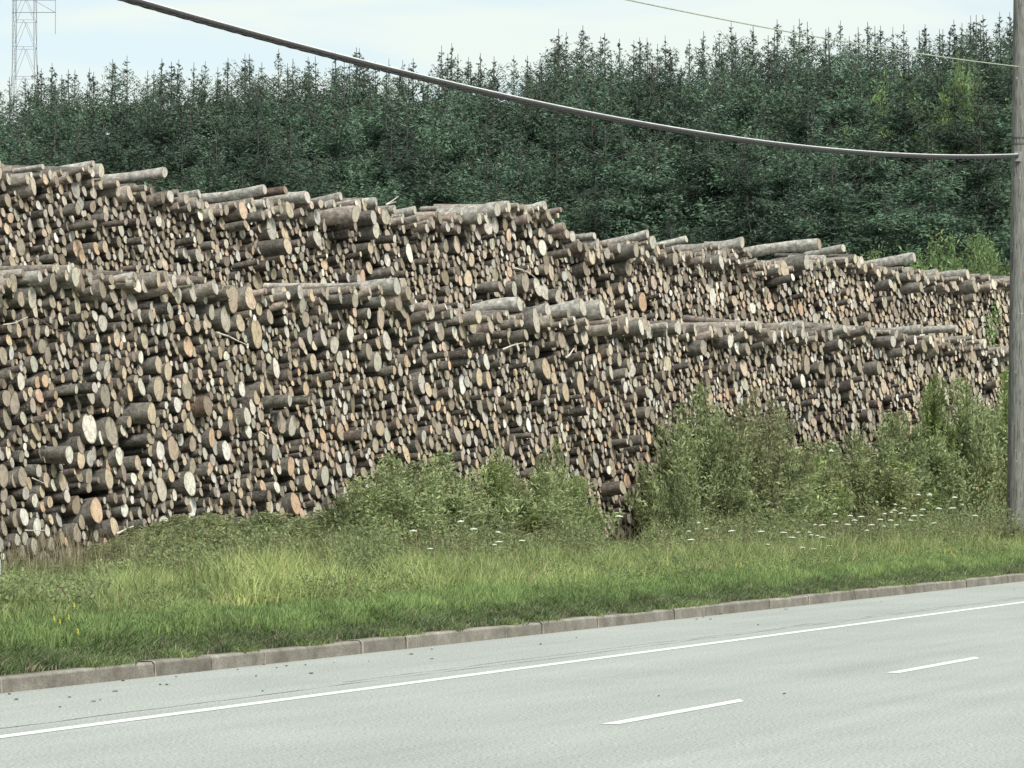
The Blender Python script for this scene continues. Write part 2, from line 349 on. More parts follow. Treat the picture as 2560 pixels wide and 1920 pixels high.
cf_front, cf_rear, cf_back = crest_fn(FRONT_CREST, 0), crest_fn(REAR_CREST, -REAR), crest_fn(FRONT_CREST, -BACK)
S_C = on_face(PX_C, 400, 0)[0]; CF = {'F': cf_front, 'R': cf_rear, 'B': cf_back}; OFF = {'F': 0.0, 'R': -REAR, 'B': -BACK}; S_B = on_face(PX_C - 12, 400, -BACK)[0]
def pack(s0, s1, h0, crest, rg):
    cls = np.array([.048, .058, .068, .08, .092, .106, .125, .15, .185]); pr = np.array([.08, .15, .19, .19, .15, .11, .075, .04, .015]); pr /= pr.sum()
    gx = np.arange(s0, s1, 0.02); H = [np.full(len(gx), h0) + c for c in cls]; top = crest(gx) + (vnoise(gx * 1.7, gx * 0, 8) - .5) * .22; out = []; fails = 0
    lay = (vnoise(gx * 0.7, gx * 0, 5) - .5) * 0.5
    while fails < 400:
        k = rg.choice(len(cls), p=pr); r = cls[k]; cand = H[k] + lay; bad = H[k] + r > top
        if bad.all(): fails += 1; continue
        cand = np.where(bad, 1e9, cand); i = int(np.argmin(cand + rg.uniform(0, .03, len(gx))))
        x, z = gx[i], H[k][i]; out.append((x, z, r))
        for q, rq in enumerate(cls):
            d = rq + r; a = max(0, int((x - d - s0) / .02)); b = min(len(gx), int((x + d - s0) / .02) + 2)
            dx = gx[a:b] - x; m = d * d - dx * dx; H[q][a:b] = np.where(m > 0, np.maximum(H[q][a:b], z + np.sqrt(np.maximum(m, 0))), H[q][a:b])
    return np.array(out)

# the logs that stand out: x, y, height of the cut end, length of bark seen, wood tone (picked off enlarged views: origin, scale 2.572)
K2 = (0, 380, '''R 40,60,50,30,g 60,170,100,0,g 275,95,40,180,g 600,75,50,500,g 650,120,85,60,g 1058,130,78,390,g 1060,215,70,0,n 1035,215,60,20,n 1095,285,90,95,g 1280,268,55,170,g 1215,355,60,110,n 1295,335,85,0,n 1700,240,62,315,g 1835,245,55,120,b 1700,330,60,220,g 1975,290,88,255,g 2190,285,60,190,g 2150,330,60,60,g 1690,405,70,210,n 1455,370,75,70,n 1745,490,160,20,g 1850,605,108,210,t 2040,555,120,40,g 500,620,140,0,o 528,668,95,0,o 255,445,92,0,g 1020,445,78,30,w 500,365,80,120,n 610,460,60,230,n 680,420,60,80,n 365,262,66,0,n 570,110,65,20,g 1275,665,100,20,g 1190,650,75,30,g 1085,640,62,0,w 400,380,90,0,n 130,270,82,0,n 230,215,60,0,g 920,270,100,0,n 865,240,80,0,n 50,310,92,0,n 620,620,90,0,o 675,610,80,0,t 850,370,75,0,n 800,330,80,0,n 1370,600,60,60,n 1240,505,55,0,g 1350,555,70,0,n 1620,640,60,0,t 1760,785,85,0,t 1700,830,60,0,t 360,680,60,80,n 280,700,60,0,t 80,710,90,0,t 405,640,60,0,o
F 255,800,80,130,g 85,840,130,20,n 190,815,90,0,g 280,870,100,0,n 345,835,130,60,n 485,800,130,100,g 715,820,80,130,n 870,800,70,120,n 930,860,100,0,g 1120,830,80,60,g 1240,905,110,30,g 1390,880,70,110,g 1500,945,195,0,t 1610,940,170,20,t 730,925,105,0,n 590,890,70,60,g 650,900,75,30,g 400,910,80,0,n 205,935,130,0,g 135,945,110,0,n 1145,925,110,0,g 1320,945,72,30,g 1930,900,92,90,g 1450,1070,185,0,g 1650,1165,170,0,t 1545,1100,120,0,t 1735,1060,100,0,n 1890,990,85,0,b 1665,1010,90,0,t 660,1100,120,0,g 525,1150,120,0,n 710,1035,80,0,g 1210,1250,150,0,o 1110,1120,85,0,n 1060,1140,90,0,g 1020,1140,80,0,w 270,1250,110,0,n 1775,1390,140,0,w 2015,1350,115,0,t 1415,1290,90,0,t 1020,1370,130,0,t 1080,1410,120,0,t 905,1320,80,0,w 685,1400,110,0,g 1490,1310,70,0,g 2080,1190,130,0,g 2150,1240,120,0,g 1180,1070,70,0,t 1360,1030,100,0,g 1095,1030,80,0,n 900,1050,90,0,g 75,1430,70,60,t 20,1310,120,0,n 2090,1010,90,0,g 1990,1180,110,0,g 2050,1300,70,0,g 1000,960,70,0,g 120,1150,80,0,t''')
K5 = (0, 940, '''F 240,40,80,0,o 290,30,90,0,o 95,175,140,0,n 490,85,62,110,g 1190,20,80,0,t 1020,80,150,0,t 1140,185,100,0,w 1335,190,140,90,b 1555,85,100,0,w 1862,155,80,190,g 975,240,150,100,t 575,335,200,0,w 715,355,170,0,n 650,395,90,0,w 520,440,120,0,n 445,505,118,180,w 580,530,120,0,g 505,555,75,0,t 765,515,120,0,w 1030,480,120,0,w 1595,350,110,0,w 1455,480,130,0,w 1360,395,115,0,o 1810,300,140,0,n 1880,320,140,0,g 1685,75,80,0,t 1215,320,100,0,t 1870,580,130,0,o 1965,580,110,0,t 250,610,90,0,g 145,650,130,0,n 20,640,150,0,n 400,680,120,0,t 700,660,140,0,t 1220,690,175,0,w 1350,590,80,0,o 1450,600,80,0,t 1690,710,90,0,o 1780,715,90,50,w 1980,680,120,0,t 2090,640,130,0,g 490,830,125,0,b 620,865,170,0,o 225,800,105,0,w 270,740,90,0,t 320,810,90,0,t 155,905,130,0,w 100,920,110,0,n 525,940,90,0,n 1900,820,160,0,o 2045,910,190,0,g 735,970,120,0,t 495,1010,120,0,n 220,1095,110,0,g 295,1190,150,0,n 1725,830,90,50,t 570,650,110,0,n 92,665,100,0,n 238,970,110,0,w 345,700,90,0,w 650,750,70,0,t 830,295,85,0,t 450,320,85,0,t 275,840,80,0,o 1100,640,90,0,t 60,580,80,0,n 1650,140,90,0,t 860,660,90,0,w 1055,370,90,0,t 885,560,100,0,t 960,400,70,100,n 1590,260,110,40,g 800,860,100,0,w''')
K3 = (860, 440, '''R 60,185,50,60,n 205,165,58,130,g 455,220,52,170,g 325,215,50,320,g 190,265,92,150,g 755,235,42,260,g 985,215,100,220,g 1060,190,62,60,g 1135,180,55,70,g 1290,190,72,140,g 1330,240,60,20,g 1350,290,42,20,g 1425,320,42,60,g 1470,390,82,50,g 870,275,82,490,g 1610,385,52,120,g 1630,435,60,135,g 1950,372,55,320,g 1878,475,105,240,n 1985,425,92,105,g 2200,405,52,190,g 205,345,112,110,g 725,440,112,0,t 970,310,120,0,g 860,370,92,0,g 170,465,80,70,t 1830,590,105,90,n 1275,460,112,0,w 120,645,82,0,o 95,665,72,90,g 380,330,82,0,g 535,590,65,0,t 490,590,62,0,t 310,610,62,150,n 1060,440,90,0,n 1160,530,80,0,n 1180,410,70,0,n 655,450,90,0,n 820,540,90,0,t 1370,390,60,0,n 1300,600,80,30,n 350,510,80,0,g 2130,530,90,80,n 1900,540,60,0,g 2000,580,60,0,n 1600,550,70,0,t 1400,690,60,0,t 1780,720,90,0,t 1920,810,140,0,o 570,725,70,0,o 655,660,80,0,t
F 340,710,120,280,g 430,825,100,0,g 250,810,72,150,g 160,885,72,80,g 555,870,125,40,g 1095,725,92,60,g 1005,710,80,140,n 1165,680,130,60,n 1245,715,110,0,g 1290,745,110,0,g 1375,770,80,70,g 1130,825,100,0,g 1535,845,110,0,g 1660,855,112,100,g 1310,860,92,30,g 1235,930,150,90,g 1350,945,92,0,g 1700,935,92,100,g 1910,970,112,160,w 2150,975,90,220,g 880,910,75,0,g 690,890,60,90,g 1345,1055,120,0,n 1400,1055,120,0,n 1545,1035,100,0,g 1510,1075,80,0,g 495,990,100,0,g 510,935,90,30,g 620,1000,130,20,n 710,1005,92,0,w 895,1055,100,0,n 580,1100,92,0,w 275,1060,120,0,g 215,1195,130,0,g 160,1130,130,0,n 400,1190,85,0,o 470,1160,80,0,g 915,1195,100,0,w 1160,1190,90,0,t 1300,1240,140,0,t 1240,1130,85,0,n 1035,1210,80,0,g 870,1295,110,0,t 930,1310,110,0,t 1425,1390,130,0,t 1520,1330,140,0,t 500,1330,150,0,g 1065,1030,130,0,n 1612,1190,90,0,w 1170,1020,80,150,n 800,1185,60,110,g 1830,1210,80,40,n 1815,1265,60,100,n 235,1330,90,0,t 790,1320,90,0,g 1350,1300,90,0,t 40,1010,130,0,w 2085,1075,110,0,g''')
K4 = (1700, 480, '''R 40,300,48,60,g 250,345,52,240,g 400,325,72,110,g 265,450,92,120,g 895,335,72,330,n 1050,360,58,130,g 1165,375,42,60,g 1160,415,52,80,g 815,450,92,330,g 930,440,72,50,g 1505,420,62,260,g 1490,510,60,170,n 1470,540,50,90,n 1355,590,62,130,g 1550,610,62,180,n 1655,530,72,90,n 1850,530,62,150,g 1895,605,80,180,n 1895,680,60,80,n 725,548,52,180,w 820,560,50,70,n 905,535,52,60,t 150,525,52,70,t 640,510,50,190,n 350,700,82,0,t 775,750,95,0,o 890,640,62,0,w 740,710,62,0,t 400,680,62,0,t 1170,660,70,0,t 1560,715,55,0,t 1920,800,80,0,t 1465,800,70,0,t
F 400,910,92,40,g 322,960,102,110,w 515,870,72,110,g 790,860,62,240,g 790,910,72,90,g 850,880,52,40,w 1060,880,62,180,g 935,920,82,0,n 1032,980,72,120,g 1370,960,82,160,g 1450,920,52,60,g 1555,880,62,340,n 1780,880,52,220,g 1490,945,80,0,w 372,1000,92,0,w 150,1000,100,90,n 435,1010,82,50,n 1290,1045,80,0,n 1440,1030,62,130,n 1040,1090,105,0,g 1265,1040,82,0,w 1280,1130,90,90,n 815,1110,120,0,n 410,1130,110,0,t 790,1215,92,0,w 1095,1295,90,60,n 1310,1250,90,0,t 905,1130,70,60,n 990,1140,90,0,n 1155,1120,90,0,n 1960,975,60,120,w''')
manual = []
for ox, oy, txt in (K2, K5, K3, K4):
    for line in txt.split('\n'):
        plane, rest = line[0], line[2:]
        for e in rest.split():
            x, y, h, b, c = e.split(','); manual.append((plane, (ox + float(x) / 2.572) / 2.5, (oy + float(y) / 2.572) / 2.5, float(h) / 2.572 / 2.5, float(b) / 2.572 / 2.5, c))
rank = sorted(range(len(manual)), key=lambda i: -(manual[i][3] + 0.35 * manual[i][4]))[:300]; manual = [manual[i] for i in sorted(rank)]

lr = np.random.default_rng(11)
def protrude(s, h, rg, n):
    p = (vnoise(s * 0.9, h * 2.2, 9) - 0.5) * 0.08 + rg.normal(0, 0.028, n)
    m = rg.random(n) < 0.03; p = np.where(m, rg.uniform(.12, .4, n), p); m = rg.random(n) < .16; return np.where(m, p - rg.uniform(.04, .2, n), p)
packs = {}
for key, s0, s1, h0, cf in (('F', -2.5, S_C, 0.1, cf_front), ('B', S_B, 48, 0.1, cf_back), ('R', -3, 52, 2.6, cf_rear)):
    a = pack(s0, s1, h0, cf, lr); p = protrude(a[:, 0], a[:, 1], lr, len(a)); packs[key] = [a, p]
# individuals
used = set(); face_logs = {'F': [], 'R': [], 'B': []}
for i, (plane, px, py, hpx, bpx, c) in enumerate(manual):
    if plane == 'F' and px > PX_C: plane = 'B'
    off = OFF[plane]
    s, h, k = on_face(px, py, off); mpp = k / FPX; r = hpx * mpp / 2
    cf = CF[plane]
    if plane == 'F' and h - cf(s) > .22 and px > 425:       # these stand on the rear stack, seen over the front crest
        plane = 'R'; off = OFF['R']; cf = CF['R']; s, h, k = on_face(px, py, off); mpp = k / FPX; r = hpx * mpp / 2
    crest = h > cf(s) - 0.12
    L_seen = bpx * mpp / math.cos(FTH)
    p = (0.05 + min(L_seen, 0.4) * 0.5 if crest else 0.03 + min(L_seen, 0.9) * 0.6)
    p += lr.uniform(-.03, .02)
    s, h, k = on_face(px, py, off + p); mpp = k / FPX; r = hpx * mpp / 2 * 1.02
    face_logs[plane].append((s, h, r))
    cen = np.array([*(F0 + FU * s + FN * (off + p)), h])
    ax = axis_of(lr, s, 1.0 if not crest else 1.2, 6.0)
    ln = lr.uniform(2.6, 3.2) if not crest else min(2.3, max(1.0, L_seen * 1.15 + .4))
    V, F, EV, EF, EUV = log_arrays(cen, ax, r, ln, 20, 9, lr, lr.uniform(.88, 1.08), 0.065, lr.uniform(-.05, .05))
    w = np.array(WOOD[c]) * lr.uniform(.92, 1.1) * np.array([1 + lr.uniform(-.03, .03), 1, 1 + lr.uniform(-.05, .05)])
    bk = (np.array([0.36, 0.345, 0.31]) if crest else np.array([.15, .14, .122])) * lr.uniform(.8, 1.25) if c != 'b' else np.array([0.12, .085, .065])  # sky light painted into paler crest bark, gap shade into darker face bark
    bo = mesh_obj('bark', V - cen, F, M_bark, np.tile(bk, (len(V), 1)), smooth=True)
    eo = mesh_obj('cut_end', EV - cen, EF, M_end, np.tile(w, (len(EV), 1)), uv=EUV); lo = root_of('log', (bo, eo), tuple(cen))[0]
    size = 'massive' if r > .21 else 'thick' if r > .145 else 'medium' if r > .095 else 'slim'
    pose = 'log on the crest of' if crest else ('log jutting from' if L_seen > .35 else 'log end in')
    q = 1
    xp, yp = f'{max(px, 2) / 10.24:.0f}', f'{py / 7.68:.0f}'
    if (plane, xp, yp) in used: xp = f'{px / 10.24:.1f}'; pose = pose.replace('log jutting from', 'log in').replace('log on the crest of', 'log atop')
    used.add((plane, xp, yp))
    tag(lo, f"{size} {WNAME[c]} {pose} the {'rear' if plane == 'R' else 'front'} stack, {xp}% across, {yp}% down the photo", 'log', 'logs in the long roadside timber stacks')

# all other logs of the two stacks (about twelve thousand): one stuff object
VV, FF, CC, UU, MI = [], [], [], [], []; base = 0
PAL = [('n', .38), ('g', .22), ('t', .19), ('o', .06), ('w', .05), ('b', .10)]
pk = [a for a, _ in PAL]; pp = np.array([b for _, b in PAL]); pp /= pp.sum()
for key, (a, p) in packs.items():
    off = OFF[key]; ml = np.array(face_logs[key])
    cf = CF[key]
    for (s, h, r), pr in zip(a, p):
        d = np.hypot(ml[:, 0] - s, ml[:, 1] - h); j = np.argmin(d - ml[:, 2])
        if d[j] < ml[j, 2] + r * 0.35: continue
        if key == 'R' and h < cf_front(s - 3) - 2.2: continue
        cen = np.array([*(F0 + FU * s + FN * (off + pr)), h])
        X, Y = cen[0], cen[1]
        if abs(X) > 0.165 * Y + 1.5: continue
        depth = cf(s) - h; top_ = depth < .34
        if top_: pr += lr.uniform(0, .3); cen = np.array([*(F0 + FU * s + FN * (off + pr)), h]); r = r * 1.12
        r2 = r * lr.uniform(0.96, 1.12)
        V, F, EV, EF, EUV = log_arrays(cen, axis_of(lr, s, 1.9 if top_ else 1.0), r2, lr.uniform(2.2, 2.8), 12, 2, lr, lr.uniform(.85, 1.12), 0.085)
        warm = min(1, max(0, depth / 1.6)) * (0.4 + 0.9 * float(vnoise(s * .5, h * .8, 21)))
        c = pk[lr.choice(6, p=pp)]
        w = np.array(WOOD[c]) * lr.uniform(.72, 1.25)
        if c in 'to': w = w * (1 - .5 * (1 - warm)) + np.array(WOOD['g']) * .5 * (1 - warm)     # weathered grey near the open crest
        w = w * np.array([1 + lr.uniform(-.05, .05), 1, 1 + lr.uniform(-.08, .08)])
        bk = np.array([0.105, 0.096, 0.083]) * lr.uniform(.5, 1.4) * (2.5 if depth < .34 else 1.0) * np.array([1 + lr.uniform(-.03, .12), 1, 1])  # bark darkened to paint shade between logs, brightened on top rows as if skylit
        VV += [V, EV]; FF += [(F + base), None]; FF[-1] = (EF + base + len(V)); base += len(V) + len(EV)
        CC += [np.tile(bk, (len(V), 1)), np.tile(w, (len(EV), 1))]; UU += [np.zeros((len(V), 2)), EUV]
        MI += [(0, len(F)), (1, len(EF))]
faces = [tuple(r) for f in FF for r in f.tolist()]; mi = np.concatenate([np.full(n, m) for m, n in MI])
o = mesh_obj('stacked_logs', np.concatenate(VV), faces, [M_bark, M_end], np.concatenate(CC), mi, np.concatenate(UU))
me = o.data; sm = np.array(mi) == 0; me.polygons.foreach_set('use_smooth', sm)
tag(o, 'thousands of small cut logs packed between the larger ones in both timber stacks', 'log stack', kind='stuff')
print([o['label'] for o in bpy.data.objects if len(o.get('label', '').replace('.', ' ').replace('-', ' ').split()) > 16], 'logs', len(manual), len(VV) // 2)

# pale splinter stars on a few cut ends, broken branches hanging in the stacks
def star(cx, cy, ox, oy, hpx, n, lab, off=0.32):
    px, py = (ox + cx / 2.572) / 2.5, (oy + cy / 2.572) / 2.5
    s, h, k = on_face(px, py, off); r = hpx / 2.572 / 2.5 * k / FPX / 2; mb = MB(); cen = np.array([*(F0 + FU * s + FN * off), h]); u3 = np.array([*FU, 0]); z3 = np.array([0, 0, 1.0])
    a0 = random.uniform(0, 6)
    for i in range(n):
        a = a0 + i * 2 * math.pi / n + random.uniform(-.25, .25); l = r * random.uniform(.7, 1.0)
        d = u3 * math.cos(a) + z3 * math.sin(a); q = np.cross(d, [*FN, 0]); wd = 0.012
        P = [d * .01 + q * wd * .4, d * .01 - q * wd * .4, d * l * .7 - q * wd, d * l, d * l * .7 + q * wd]; nn = np.array([*FN, 0]) * .012
        mb.add([p + nn for p in P] + [p - nn for p in P], [(0, 1, 2, 3, 4), (9, 8, 7, 6, 5)] + [(j, j + 5, (j + 1) % 5 + 5, (j + 1) % 5) for j in range(5)], (.75, .70, .60))
    o = mb.build('wood_splinter', M_petal); o.data.transform(Matrix.Identity(4)); tag(o, lab, 'splinter', 'pale splinters stuck on cut ends')
star(570, 650, 0, 940, 110, 6, 'star of pale splinters on a low log end left in the front stack', .3)
star(92, 665, 0, 940, 90, 5, 'pale splinter star on a low log end at the far left edge', .3)
star(1500, 945, 0, 380, 170, 7, 'long radial splinters on the tallest tan log end under the front crest', .3)
star(1212, 1250, 0, 380, 150, 6, 'bright radial splinters on an orange log end left of centre', .3)
def branch(pts, ox, oy, rad, lab, off, col):
    P = []
    for i, (x, y) in enumerate(pts):
        s, h, k = on_face((ox + x / 2.572) / 2.5, (oy + y / 2.572) / 2.5, off + 0.05 * i); P.append([*(F0 + FU * s + FN * (off + 0.05 * i)), h])
    mb = MB(); n = len(P); mb.tube(P, [rad * (1 - .6 * i / (n - 1)) for i in range(n)], 6, col)
    o = mb.build('broken_branch', M_stem); tag(o, lab, 'branch', 'broken branches sticking out of the stacks')
PB, DB = (.5, .47, .4), (.10, .08, .065)
branch([(1090, 590), (1150, 605), (1200, 630), (1255, 675)], 860, 440, .02, 'pale bowed branch hanging over the middle of the rear stack', -REAR + .5, PB)
branch([(1390, 1160), (1470, 1185), (1530, 1215), (1600, 1245)], 0, 380, .018, 'thin straight branch across the big tan log ends', .45, PB)
branch([(230, 1065), (300, 1105), (340, 1135), (400, 1150)], 0, 380, .015, 'dark bent twig high in the front stack near the left', .4, DB)
branch([(20, 1110), (90, 1100), (180, 1060)], 0, 380, .012, 'fine pale twig at the left edge of the front stack', .4, PB)
branch([(1020, 1115), (1080, 1090), (1150, 1072)], 860, 440, .02, 'short forked pale branch below the front crest near the middle', .45, PB)
branch([(1425, 1168), (1450, 1150), (1478, 1108)], 860, 440, .025, 'pale torn stub pointing up beneath the twin brown log ends', .45, (.62, .6, .52))
branch([(270, 185), (310, 160), (350, 130)], 860, 440, .02, 'stub of branches rising from the rear crest against the forest', -REAR + .2, PB)
branch([(270, 185), (300, 175), (335, 165)], 860, 440, .015, 'lower short twig beside the branch stub on the rear crest', -REAR + .25, PB)
branch([(750, 1015), (800, 990), (858, 965)], 0, 940, .022, 'pale straight stick low in the front stack just above the weeds', .45, (.6, .57, .48))
branch([(160, 992), (230, 994), (300, 992)], 0, 940, .015, 'pale level stick low at the left of the front stack', .45, PB)
branch([(205, 655), (240, 670), (290, 692)], 0, 940, .012, 'short pale sliver beside the left splinter star', .45, PB)
branch([(1030, 500), (1060, 530), (1078, 570), (1060, 592), (1000, 570)], 1700, 480, .014, 'curled pale strip hanging from the rear stack at the right', -REAR + .5, PB)
branch([(1750, 760), (1800, 810), (1830, 860), (1870, 915)], 1700, 480, .02, 'dark drooping branch on the rear stack near the pole', -REAR + .6, DB)
branch([(1270, 900), (1275, 860), (1290, 820)], 1700, 480, .012, 'thin dark upright twig against the rear stack right of centre', -REAR + .6, DB)
branch([(1680, 360), (1700, 375), (1722, 392)], 0, 940, .014, 'tiny white sliver on the reddish logs of the front stack', .4, (.65, .6, .5))

# ---------------------------------------------------------------- forest
def quads_from(P, A, B):                       # centre, half-axis arrays -> diamond leaf quads
    n = len(P); v = np.empty((n, 4, 3)); v[:, 0] = P - A; v[:, 1] = P + B; v[:, 2] = P + A; v[:, 3] = P - B
    return v.reshape(-1, 3), np.arange(n * 4).reshape(n, 4)
def unit(v): return v / (np.linalg.norm(v, axis=-1, keepdims=True) + 1e-9)
def spruce_mesh(seed, H=18.0, Rm=1.9, sparse=0.0):
    rg = np.random.default_rng(seed); P, A, B, C = [], [], [], []; z = 0.8
    tube = []
    while z < H - 0.05:
        q = z / H; rel = (1 - q)
        Lm = Rm * min(1.0, (rel * 2.5) ** .68 + 0.01) * (0.75 + 0.5 * rg.random()) ; nb = int(rg.integers(5, 9))
        if rel < 0.12: nb = int(rg.integers(1, 4)) 
        for b in range(nb):
            az = rg.uniform(0, 2 * math.pi); Lb = Lm * rg.uniform(.35, 1.25) + 0.06
            if rel < .035 + sparse * .6: Lb = min(Lb, rel * H * rg.uniform(.3, .6) + .07)
            n = max(5, int(Lb * (60 if rel > .1 else 34) * (1 - sparse)))
            t = np.sort(rg.uniform(0.08, 1.0, n)); dr = np.array([math.cos(az), math.sin(az), 0]); sd = np.array([-dr[1], dr[0], 0])
            up = rg.uniform(.25, .6) if rel < .15 else rg.uniform(-.75, -.15)
            zc = z + Lb * (up * t + (0.28 if rel > .15 else 0.1) * t ** 2.4)
            wdt = 0.34 * Lb * np.sin(np.pi * np.clip(t * .9 + .1, 0, 1)) * rg.uniform(-1, 1, n)
            p = dr * (Lb * t)[:, None] + sd * wdt[:, None]; p[:, 2] = zc - np.abs(rg.normal(0, .15, n)) * Lb
            sz = rg.uniform(.045, .125, n) * (1.0 if rel > .1 else .75)
            a = unit(dr * .6 + sd * (np.sign(wdt) * .7)[:, None] + rg.normal(0, .45, (n, 3)) + np.array([0, 0, -.25]))
            bb = unit(np.cross(a, rg.normal(0, 1, (n, 3))))
            P.append(p); A.append(a * sz[:, None]); B.append(bb * (sz * .30)[:, None])
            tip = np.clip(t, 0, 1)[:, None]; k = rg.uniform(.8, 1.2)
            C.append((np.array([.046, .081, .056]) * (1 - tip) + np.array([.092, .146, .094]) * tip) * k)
            if rg.random() < .5: tube.append((dr * 0.02 + np.array([0, 0, z]), dr * Lb * .85 + np.array([0, 0, zc[-1]]), .016 + .01 * rel))
        z += rg.uniform(.12, .24) if rel > .12 else rg.uniform(.06, .16)
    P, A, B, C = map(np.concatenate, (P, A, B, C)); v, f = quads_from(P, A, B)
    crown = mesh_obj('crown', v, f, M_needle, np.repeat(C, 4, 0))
    mb = MB(); mb.tube([(0, 0, 0), (0.03, 0, H * .5), (0, 0, H * .9), (0, 0, H + .15)], [.17, .1, .03, .012], 7, (.085, .08, .072))
    for a, b, r in tube: mb.tube([a, b], [r, r * .4], 4, (.085, .08, .07), cap=False)
    trunk = mb.build('trunk', M_stem); return crown, trunk
protos = []
for k in range(7):
    c, t = spruce_mesh(100 + k, 18.0, [2.7, 2.2, 2.5, 2.9, 2.1, 2.4, 2.3][k], [0, 0, .04, 0, .08, .03, 0][k])
    protos.append(root_of('spruce_tree', (t, c)))
SKY = [(-60, 168), (0, 165), (60, 172), (100, 135), (200, 145), (330, 130), (430, 128), (560, 125), (700, 120), (800, 108), (845, 140), (885, 130), (915, 172), (940, 165), (965, 100), (1010, 122), (1080, 128), (1165, 105), (1200, 66), (1300, 63), (1440, 76), (1475, 100), (1520, 62), (1700, 50), (1800, 62), (1900, 58), (2000, 50), (2060, 55), (2150, 30), (2290, 40)]
sx, sy = [a * 1024 / 2212 for a, b in SKY], [b * 1024 / 2212 for a, b in SKY]
first = [True] * 7; seen = set(); fr = random.Random(5)
def plant_spruce(px, tipy, Y, wide=1.0):
    k = fr.randrange(7); P = at(px, tipy, Y); H = P[2] - 0.1
    t = protos[k][0] if first[k] else dup(protos[k])[0]; first[k] = False
    t.location = (P[0], P[1], .1); t.scale = (wide, wide, H / 18.15); t.rotation_euler = (R(fr.uniform(-1, 1)), R(fr.uniform(-1, 1)), fr.uniform(0, 6.28))
    xp, yp = f'{px / 10.24:.0f}', f'{tipy / 7.68:.0f}'
    if (xp, yp) in seen: xp, yp = f'{px / 10.24:.1f}', f'{tipy / 7.68:.1f}'
    seen.add((xp, yp))
    return tag(t, f"dark green spruce with its tip {xp}% across, {yp}% down the photo", 'tree', 'spruces of the forest behind the log stacks')
for rI, (Y, step, lo, hi) in enumerate([(143, 19, -2, 9), (138, 20, -8, 10), (133, 27, 0, 24), (128, 31, 12, 46), (122, 36, 30, 80), (115, 44, 55, 125), (108, 56, 90, 170)]):
    px = -40 + fr.uniform(0, step)
    while px < 1075:
        y = np.interp(px, sx, sy) + fr.uniform(lo, hi)
        if rI > 0 and fr.random() < .12: px += step * .5
        plant_spruce(px, y, Y + fr.uniform(-2, 2), fr.uniform(.75, 1.05) * (1 if rI < 3 else 1.1)); px += step * fr.uniform(.65, 1.35)
for px, y in ((410, 60), (447, 46), (466, 57), (368, 48), (53, 62), (1003, 12), (973, 16), (558, 31)): plant_spruce(px, y, 136, .8)

# broadleaf young trees / shrubs
def shrub_mesh(seed, H, W, nst, nleaf, lsz, cols, narrow=.36, top=.5):
    rg = np.random.default_rng(seed); mb = MB(); P, D = [], []
    for s in range(nst):
        az = rg.uniform(0, 6.28); rr = rg.uniform(0, 1) ** .6; h = H * (1 - top * rr * rg.uniform(.5, 1.3)) * rg.uniform(.8, 1.0)
        b = np.array([math.cos(az), math.sin(az), 0]) * rr * W * .22; e = np.array([math.cos(az), math.sin(az), 0]) * rr * W * .5 + np.array([*rg.normal(0, .06 * W, 2), h])
        m = (b + e) / 2 + np.array([*rg.normal(0, .05 * W, 2), h * .05]); pts = [b * (1 - t) ** 2 + 2 * m * t * (1 - t) + e * t * t for t in np.linspace(0, 1, 6)]
        r0 = .006 + .008 * H / 3; mb.tube(pts, [r0 * (1 - .8 * i / 5) for i in range(6)], 5, (.12, .10, .07), cap=False)
        pts = np.array(pts)
        n = nleaf // nst; t = rg.uniform(.12, 1, n) ** .8; i = np.minimum((t * 5).astype(int), 4); q = (t * 5 - i)[:, None]
        p = pts[i] * (1 - q) + pts[i + 1] * q
        sp = (W * narrow * (1.0 - .75 * t))[:, None]       # side shoots, shorter towards the tip
        ta = rg.integers(0, 14, n); sh = rg.normal(0, 1, (14, 3)); sh[:, 2] = np.abs(sh[:, 2]) * .6; sh = unit(sh)
        p = p + sh[ta] * sp * rg.uniform(0, 1, (n, 1)) + rg.normal(0, .02 * H / 2, (n, 3)); D.append(sh[ta]); P.append(p)
    P = np.concatenate(P); D = np.concatenate(D); P[:, 2] = np.maximum(P[:, 2], .03); n = len(P)
    a = unit(D + rg.normal(0, .7, (n, 3)) + np.array([0, 0, .25])); b = unit(np.cross(a, rg.normal(0, 1, (n, 3)))); sz = rg.uniform(.65, 1.25, n)[:, None] * lsz
    v, f = quads_from(P, a * sz, b * sz * .34)
    c = np.array(cols[0]) + (np.array(cols[1]) - np.array(cols[0])) * rg.random((n, 1)); yel = rg.random(n) < .03; c[yel] = (.25, .20, .08)
    fo = mesh_obj('foliage', v, f, M_leaf, np.repeat(c, 4, 0)); st = mb.build('stems', M_stem); return root_of('willow_shrub', (fo, st))
G1, G2 = (.19, .24, .115), (.385, .44, .225)       # grey green willow
Y1, Y2 = (.16, .22, .08), (.30, .37, .14)
B1, B2 = (.20, .21, .115), (.34, .35, .20)
SP = [shrub_mesh(21, 2.5, 1.7, 15, 9000, .045, (G1, G2)), shrub_mesh(22, 2.5, 2.0, 18, 10000, .045, (G1, G2)), shrub_mesh(23, 2.5, 1.5, 12, 8000, .045, (Y1, Y2)),
      shrub_mesh(24, 2.5, 1.8, 16, 8000, .044, ((.165, .195, .09), (.31, .33, .165))), shrub_mesh(25, 2.5, 1.4, 12, 5200, .042, (B1, B2))]
SN = ['grey green willow', 'grey green bushy willow', 'fresh green leafy', 'olive green leafy', 'sparse brownish']
sfirst = [True] * 5; skeys = set()
